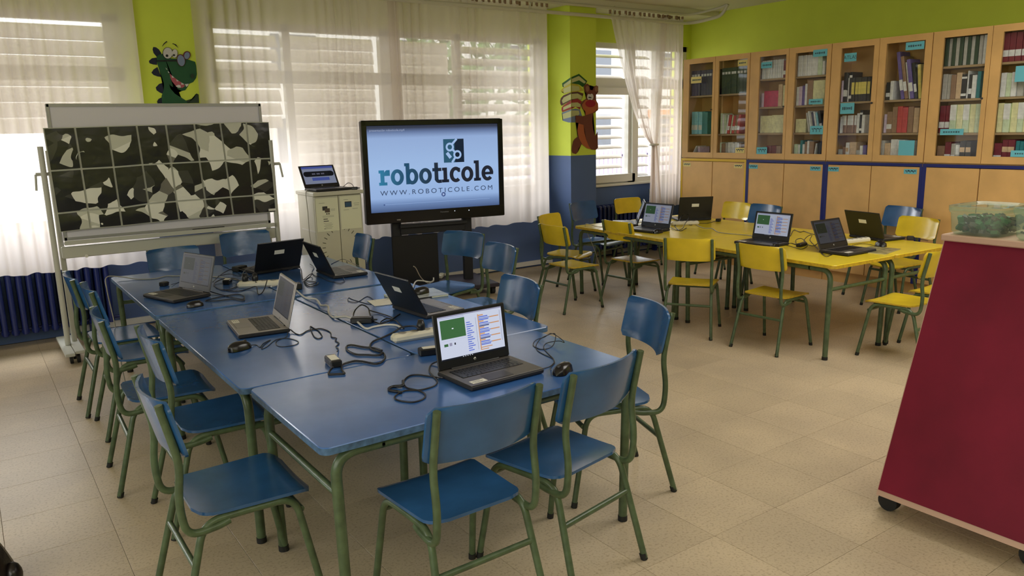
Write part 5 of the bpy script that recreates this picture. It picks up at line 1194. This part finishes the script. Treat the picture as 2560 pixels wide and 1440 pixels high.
mural([
 ('spike', gN, [(1.371,6.652,2.151),(1.352,6.652,2.178),(1.348,6.652,2.204),(1.355,6.652,2.223),(1.375,6.652,2.221),(1.394,6.652,2.206),(1.408,6.652,2.18),(1.409,6.652,2.171)]),
 ('spike', gN, [(1.37,6.652,2.145),(1.337,6.652,2.139),(1.312,6.652,2.118),(1.315,6.652,2.101),(1.339,6.652,2.093),(1.368,6.652,2.09)]),
 ('spike', gN, [(1.369,6.652,2.075),(1.339,6.652,2.056),(1.321,6.652,2.031),(1.335,6.652,2.014),(1.362,6.652,2.004),(1.387,6.652,2.001),(1.377,6.652,2.045)]),
 ('spike', gN, [(1.403,6.652,1.959),(1.367,6.652,1.948),(1.34,6.652,1.921),(1.344,6.652,1.9),(1.364,6.652,1.884),(1.385,6.652,1.874),(1.404,6.652,1.929)]),
 ('spike', gN, [(1.378,6.652,1.848),(1.351,6.652,1.835),(1.338,6.652,1.816),(1.34,6.652,1.801),(1.379,6.652,1.801)]),
 ('arm', pt('dark_green', (.02, .04, .02)), [(1.545,6.652,1.82),(1.616,6.652,1.843),(1.622,6.652,1.866),(1.638,6.652,1.878),(1.653,6.652,1.87),(1.65,6.652,1.804),(1.562,6.652,1.802)]),
 ('neck_stripe', pt('pale_green', (.30, .40, .14)), [(1.44,6.652,1.949),(1.446,6.652,1.934),(1.471,6.652,1.892),(1.512,6.652,1.858),(1.525,6.652,1.843),(1.48,6.652,1.842),(1.429,6.652,1.911)]),
 ('body', gD, [(1.371,6.652,2.151),(1.39,6.652,2.167),(1.418,6.652,2.175),(1.431,6.652,2.144),(1.511,6.652,2.14),(1.557,6.652,2.149),(1.607,6.652,2.135),(1.651,6.652,2.121),(1.656,6.652,2.089),(1.655,6.652,2.028),(1.646,6.652,1.997),(1.621,6.652,1.966),(1.589,6.652,1.952),(1.573,6.652,1.935),(1.566,6.652,1.916),(1.554,6.652,1.902),(1.531,6.652,1.897),(1.505,6.652,1.898),(1.476,6.652,1.911),(1.453,6.652,1.932),(1.44,6.652,1.947),(1.447,6.652,1.911),(1.476,6.652,1.873),(1.518,6.652,1.845),(1.553,6.652,1.822),(1.562,6.652,1.802),(1.373,6.652,1.8),(1.375,6.652,1.857),(1.395,6.652,1.903),(1.403,6.652,1.948),(1.396,6.652,1.986),(1.381,6.652,2.045),(1.37,6.652,2.097),(1.368,6.652,2.127)]),
 ('mouth', pt('pink', (.42, .09, .12)), [(1.452,6.652,2.028),(1.482,6.652,1.998),(1.513,6.652,1.974),(1.551,6.652,1.948),(1.554,6.652,1.933),(1.537,6.652,1.921),(1.507,6.652,1.92),(1.483,6.652,1.94),(1.464,6.652,1.968),(1.454,6.652,1.998)]),
 ('tooth', gW, [(1.465,6.652,2.015),(1.483,6.652,1.998),(1.466,6.652,1.996)]), ('tooth', gW, [(1.495,6.652,1.984),(1.513,6.652,1.973),(1.499,6.652,1.968)]), ('tooth', gW, [(1.53,6.652,1.961),(1.553,6.652,1.948),(1.53,6.652,1.943)]),
 ('tooth', gW, [(1.556,6.652,1.949),(1.587,6.652,1.952),(1.576,6.652,1.935),(1.564,6.652,1.928)]), ('tooth', gW, [(1.485,6.652,1.933),(1.506,6.652,1.944),(1.522,6.652,1.94),(1.523,6.652,1.922),(1.503,6.652,1.921)]),
 ('tooth', gW, [(1.426,6.652,2.073),(1.439,6.652,2.055),(1.429,6.652,2.058)]), ('tooth', gW, [(1.439,6.652,2.047),(1.453,6.652,2.033),(1.441,6.652,2.031)]),
 ('eye_rim', gK, ell([(1.453,6.652,2.18),(1.49,6.652,2.181),(1.449,6.652,2.136)])), ('eye_rim', gK, ell([(1.504,6.652,2.179),(1.526,6.652,2.18),(1.501,6.652,2.145)])),
 ('eye', gW, ell([(1.504,6.652,2.179),(1.524,6.652,2.18),(1.5,6.652,2.147)])), ('eye', gW, ell([(1.453,6.652,2.18),(1.487,6.652,2.181),(1.449,6.652,2.139)])),
 ('pupil', gK, ell([(1.445,6.652,2.16),(1.455,6.652,2.16),(1.444,6.652,2.15)])), ('pupil', gK, ell([(1.496,6.652,2.166),(1.505,6.652,2.167),(1.496,6.652,2.159)])),
 ('glasses_arm', gK, [(1.368,6.652,2.125),(1.514,6.652,2.131),(1.513,6.652,2.119),(1.367,6.652,2.114)]),
 ('glasses_rim', pt('rim', (.12, .02, .03)), ell([(1.591,6.652,2.168),(1.619,6.652,2.165),(1.582,6.652,2.136)])), ('lens', pt('lens', (.20, .26, .40)), ell([(1.592,6.652,2.166),(1.612,6.652,2.164),(1.585,6.652,2.14)])),
 ('glasses_rim', pt('rim', (.12, .02, .03)), ell([(1.544,6.652,2.129),(1.575,6.652,2.125),(1.542,6.652,2.083)])), ('lens', pt('lens', (.20, .26, .40)), ell([(1.544,6.652,2.127),(1.571,6.652,2.124),(1.543,6.652,2.086)])),
 ('eyebrow', gK, [(1.415,6.652,2.228),(1.43,6.652,2.251),(1.452,6.652,2.269),(1.458,6.652,2.264),(1.435,6.652,2.246),(1.419,6.652,2.228)]), ('eyebrow', gK, [(1.49,6.652,2.25),(1.497,6.652,2.254),(1.519,6.652,2.246),(1.534,6.652,2.218),(1.521,6.652,2.231),(1.504,6.652,2.245)]),
 ('nostril', pt('dark_green', (.02, .04, .02)), ell([(1.616,6.652,2.01),(1.629,6.652,2.016),(1.618,6.652,1.992)])),
], y=1, root=dino)
sq = empty('wall_mural', (0, 0, 0)); tag(sq, 'painted brown animal with red nose carrying books round the pillar corner', 'mural')
br, bo, bp_ = pt('brown', (.16, .045, .025)), pt('orange', (.42, .11, .035)), pt('page', (.50, .50, .22))
bG, bY, bB, bR, bS = pt('cover_green', (.02, .10, .015)), pt('cover_yellow', (.50, .42, .04)), pt('cover_brown', (.10, .04, .03)), pt('cover_red', (.30, .03, .03)), pt('cover_slate', (.16, .21, .31))
mural([
 ('tail', br, [(5.836,6.652,1.444),(5.874,6.652,1.491),(5.877,6.652,1.39)]),
 ('book_cover', bS, [(5.497,6.652,1.734),(5.557,6.652,1.743),(5.62,6.652,1.732),(5.649,6.652,1.663),(5.557,6.652,1.65),(5.552,6.652,1.596),(5.496,6.652,1.596)]),
 ('book_pages', bp_, [(5.497,6.652,1.723),(5.602,6.652,1.72),(5.613,6.652,1.683),(5.593,6.652,1.67),(5.497,6.652,1.657)]),
 ('book_cover', bR, [(5.498,6.652,1.833),(5.585,6.652,1.848),(5.646,6.652,1.82),(5.634,6.652,1.793),(5.62,6.652,1.732),(5.557,6.652,1.761),(5.497,6.652,1.738)]),
 ('book_pages', bp_, [(5.498,6.652,1.803),(5.585,6.652,1.808),(5.632,6.652,1.786),(5.621,6.652,1.758),(5.498,6.652,1.762)]),
 ('book_cover', bB, [(5.499,6.652,1.914),(5.586,6.652,1.922),(5.669,6.652,1.901),(5.662,6.652,1.886),(5.649,6.652,1.871),(5.639,6.652,1.83),(5.585,6.652,1.847),(5.498,6.652,1.83)]),
 ('book_pages', bp_, [(5.499,6.652,1.896),(5.586,6.652,1.902),(5.65,6.652,1.875),(5.639,6.652,1.834),(5.585,6.652,1.85),(5.498,6.652,1.839)]),
 ('book_cover', bY, [(5.5,6.652,2.005),(5.559,6.652,2.005),(5.627,6.652,1.975),(5.669,6.652,1.934),(5.622,6.652,1.923),(5.499,6.652,1.915)]),
 ('book_pages', bp_, [(5.5,6.652,1.985),(5.604,6.652,1.975),(5.615,6.652,1.934),(5.499,6.652,1.923)]),
 ('book_cover', bG, [(5.5,6.652,2.071),(5.605,6.652,2.107),(5.72,6.652,2.033),(5.704,6.652,2.021),(5.686,6.652,1.989),(5.658,6.652,1.97),(5.604,6.652,1.996),(5.5,6.652,2.007)]),
 ('book_pages', bp_, [(5.5,6.652,2.052),(5.603,6.652,2.085),(5.704,6.652,2.023),(5.678,6.652,2.006),(5.605,6.652,2.04),(5.5,6.652,2.011)]),
 ('leg', br, [(5.582,6.652,1.443),(5.636,6.652,1.362),(5.59,6.652,1.314),(5.585,6.652,1.28),(5.553,6.652,1.256),(5.504,6.652,1.269),(5.494,6.652,1.298),(5.498,6.652,1.339),(5.514,6.652,1.393),(5.537,6.652,1.42)]),
 ('body', br, [(5.548,6.652,1.668),(5.638,6.652,1.659),(5.688,6.652,1.667),(5.748,6.652,1.683),(5.804,6.652,1.704),(5.795,6.652,1.656),(5.79,6.652,1.594),(5.804,6.652,1.51),(5.831,6.652,1.447),(5.869,6.652,1.404),(5.875,6.652,1.313),(5.841,6.652,1.292),(5.784,6.652,1.296),(5.719,6.652,1.318),(5.636,6.652,1.362),(5.578,6.652,1.443),(5.578,6.652,1.563),(5.592,6.652,1.59),(5.552,6.652,1.597)]),
 ('belly', bo, [(5.592,6.652,1.584),(5.665,6.652,1.567),(5.674,6.652,1.492),(5.701,6.652,1.409),(5.738,6.652,1.338),(5.77,6.652,1.301),(5.71,6.652,1.315),(5.645,6.652,1.355),(5.6,6.652,1.425),(5.574,6.652,1.508)]),
 ('head', br, [(5.667,6.652,1.975),(5.69,6.652,1.999),(5.722,6.652,2.006),(5.749,6.652,1.99),(5.76,6.652,1.942),(5.795,6.652,1.936),(5.814,6.652,1.977),(5.851,6.652,1.988),(5.876,6.652,1.978),(5.876,6.652,1.916),(5.843,6.652,1.889),(5.843,6.652,1.834),(5.876,6.652,1.793),(5.876,6.652,1.724),(5.823,6.652,1.697),(5.748,6.652,1.67),(5.688,6.652,1.667),(5.693,6.652,1.704),(5.648,6.652,1.739),(5.628,6.652,1.779),(5.648,6.652,1.82),(5.703,6.652,1.847),(5.708,6.652,1.901),(5.676,6.652,1.935)]),
 ('muzzle', bo, [(5.643,6.652,1.783),(5.694,6.652,1.834),(5.841,6.652,1.83),(5.871,6.652,1.786),(5.871,6.652,1.738),(5.804,6.652,1.698),(5.693,6.652,1.67),(5.69,6.652,1.71),(5.652,6.652,1.744)]),
 ('nose', pt('nose_red', (.30, .008, .02)), ell([(5.763,6.652,1.794),(5.837,6.652,1.794),(5.762,6.652,1.755)])),
 ('eye', gW, ell([(5.778,6.652,1.866),(5.806,6.652,1.867),(5.778,6.652,1.832)])), ('eye', gW, ell([(5.74,6.652,1.866),(5.766,6.652,1.866),(5.74,6.652,1.835)])),
 ('pupil', gK, ell([(5.744,6.652,1.86),(5.754,6.652,1.86),(5.744,6.652,1.851)])), ('pupil', gK, ell([(5.764,6.652,1.858),(5.773,6.652,1.858),(5.764,6.652,1.85)])),
 ('ear_lining', pt('tan', (.28, .13, .07)), ell([(5.717,6.652,1.952),(5.742,6.652,1.952),(5.717,6.652,1.92)])), ('ear_lining', pt('tan', (.28, .13, .07)), ell([(5.846,6.652,1.951),(5.87,6.652,1.952),(5.846,6.652,1.921)])),
 ('paw', br, [(5.548,6.652,1.67),(5.638,6.652,1.663),(5.638,6.652,1.596),(5.552,6.652,1.593)]),
], y=1, root=sq)
mural([
 ('book_cover', bS, [(5.487,6.802,1.703),(5.487,6.641,1.734),(5.487,6.642,1.596),(5.487,6.688,1.597),(5.487,6.787,1.618),(5.487,6.778,1.635),(5.487,6.791,1.688)]),
 ('book_pages', bp_, [(5.487,6.788,1.688),(5.487,6.641,1.72),(5.487,6.642,1.653),(5.487,6.778,1.635)]),
 ('book_cover', bR, [(5.487,6.801,1.758),(5.487,6.773,1.779),(5.487,6.64,1.83),(5.487,6.641,1.736),(5.487,6.791,1.709),(5.487,6.803,1.731)]),
 ('book_pages', bp_, [(5.487,6.773,1.761),(5.487,6.64,1.795),(5.487,6.64,1.759),(5.487,6.774,1.73)]),
 ('book_cover', bB, [(5.487,6.826,1.827),(5.487,6.811,1.86),(5.487,6.766,1.887),(5.487,6.639,1.913),(5.487,6.64,1.83),(5.487,6.801,1.778),(5.487,6.823,1.8)]),
 ('book_pages', bp_, [(5.487,6.795,1.832),(5.487,6.761,1.865),(5.487,6.639,1.894),(5.487,6.639,1.838),(5.487,6.777,1.801)]),
 ('book_cover', bY, [(5.487,6.809,1.941),(5.487,6.754,1.974),(5.487,6.638,2.002),(5.487,6.639,1.916),(5.487,6.76,1.904),(5.487,6.771,1.923),(5.487,6.804,1.93)]),
 ('book_pages', bp_, [(5.487,6.765,1.956),(5.487,6.638,1.981),(5.487,6.638,1.922),(5.487,6.76,1.907)]),
 ('book_cover', bG, [(5.487,6.779,1.979),(5.487,6.786,2.014),(5.487,6.637,2.068),(5.487,6.638,2.006),(5.487,6.757,1.971)]),
 ('book_pages', bp_, [(5.487,6.761,1.998),(5.487,6.637,2.045),(5.487,6.637,2.008),(5.487,6.753,1.972)]),
], x=1, root=sq)
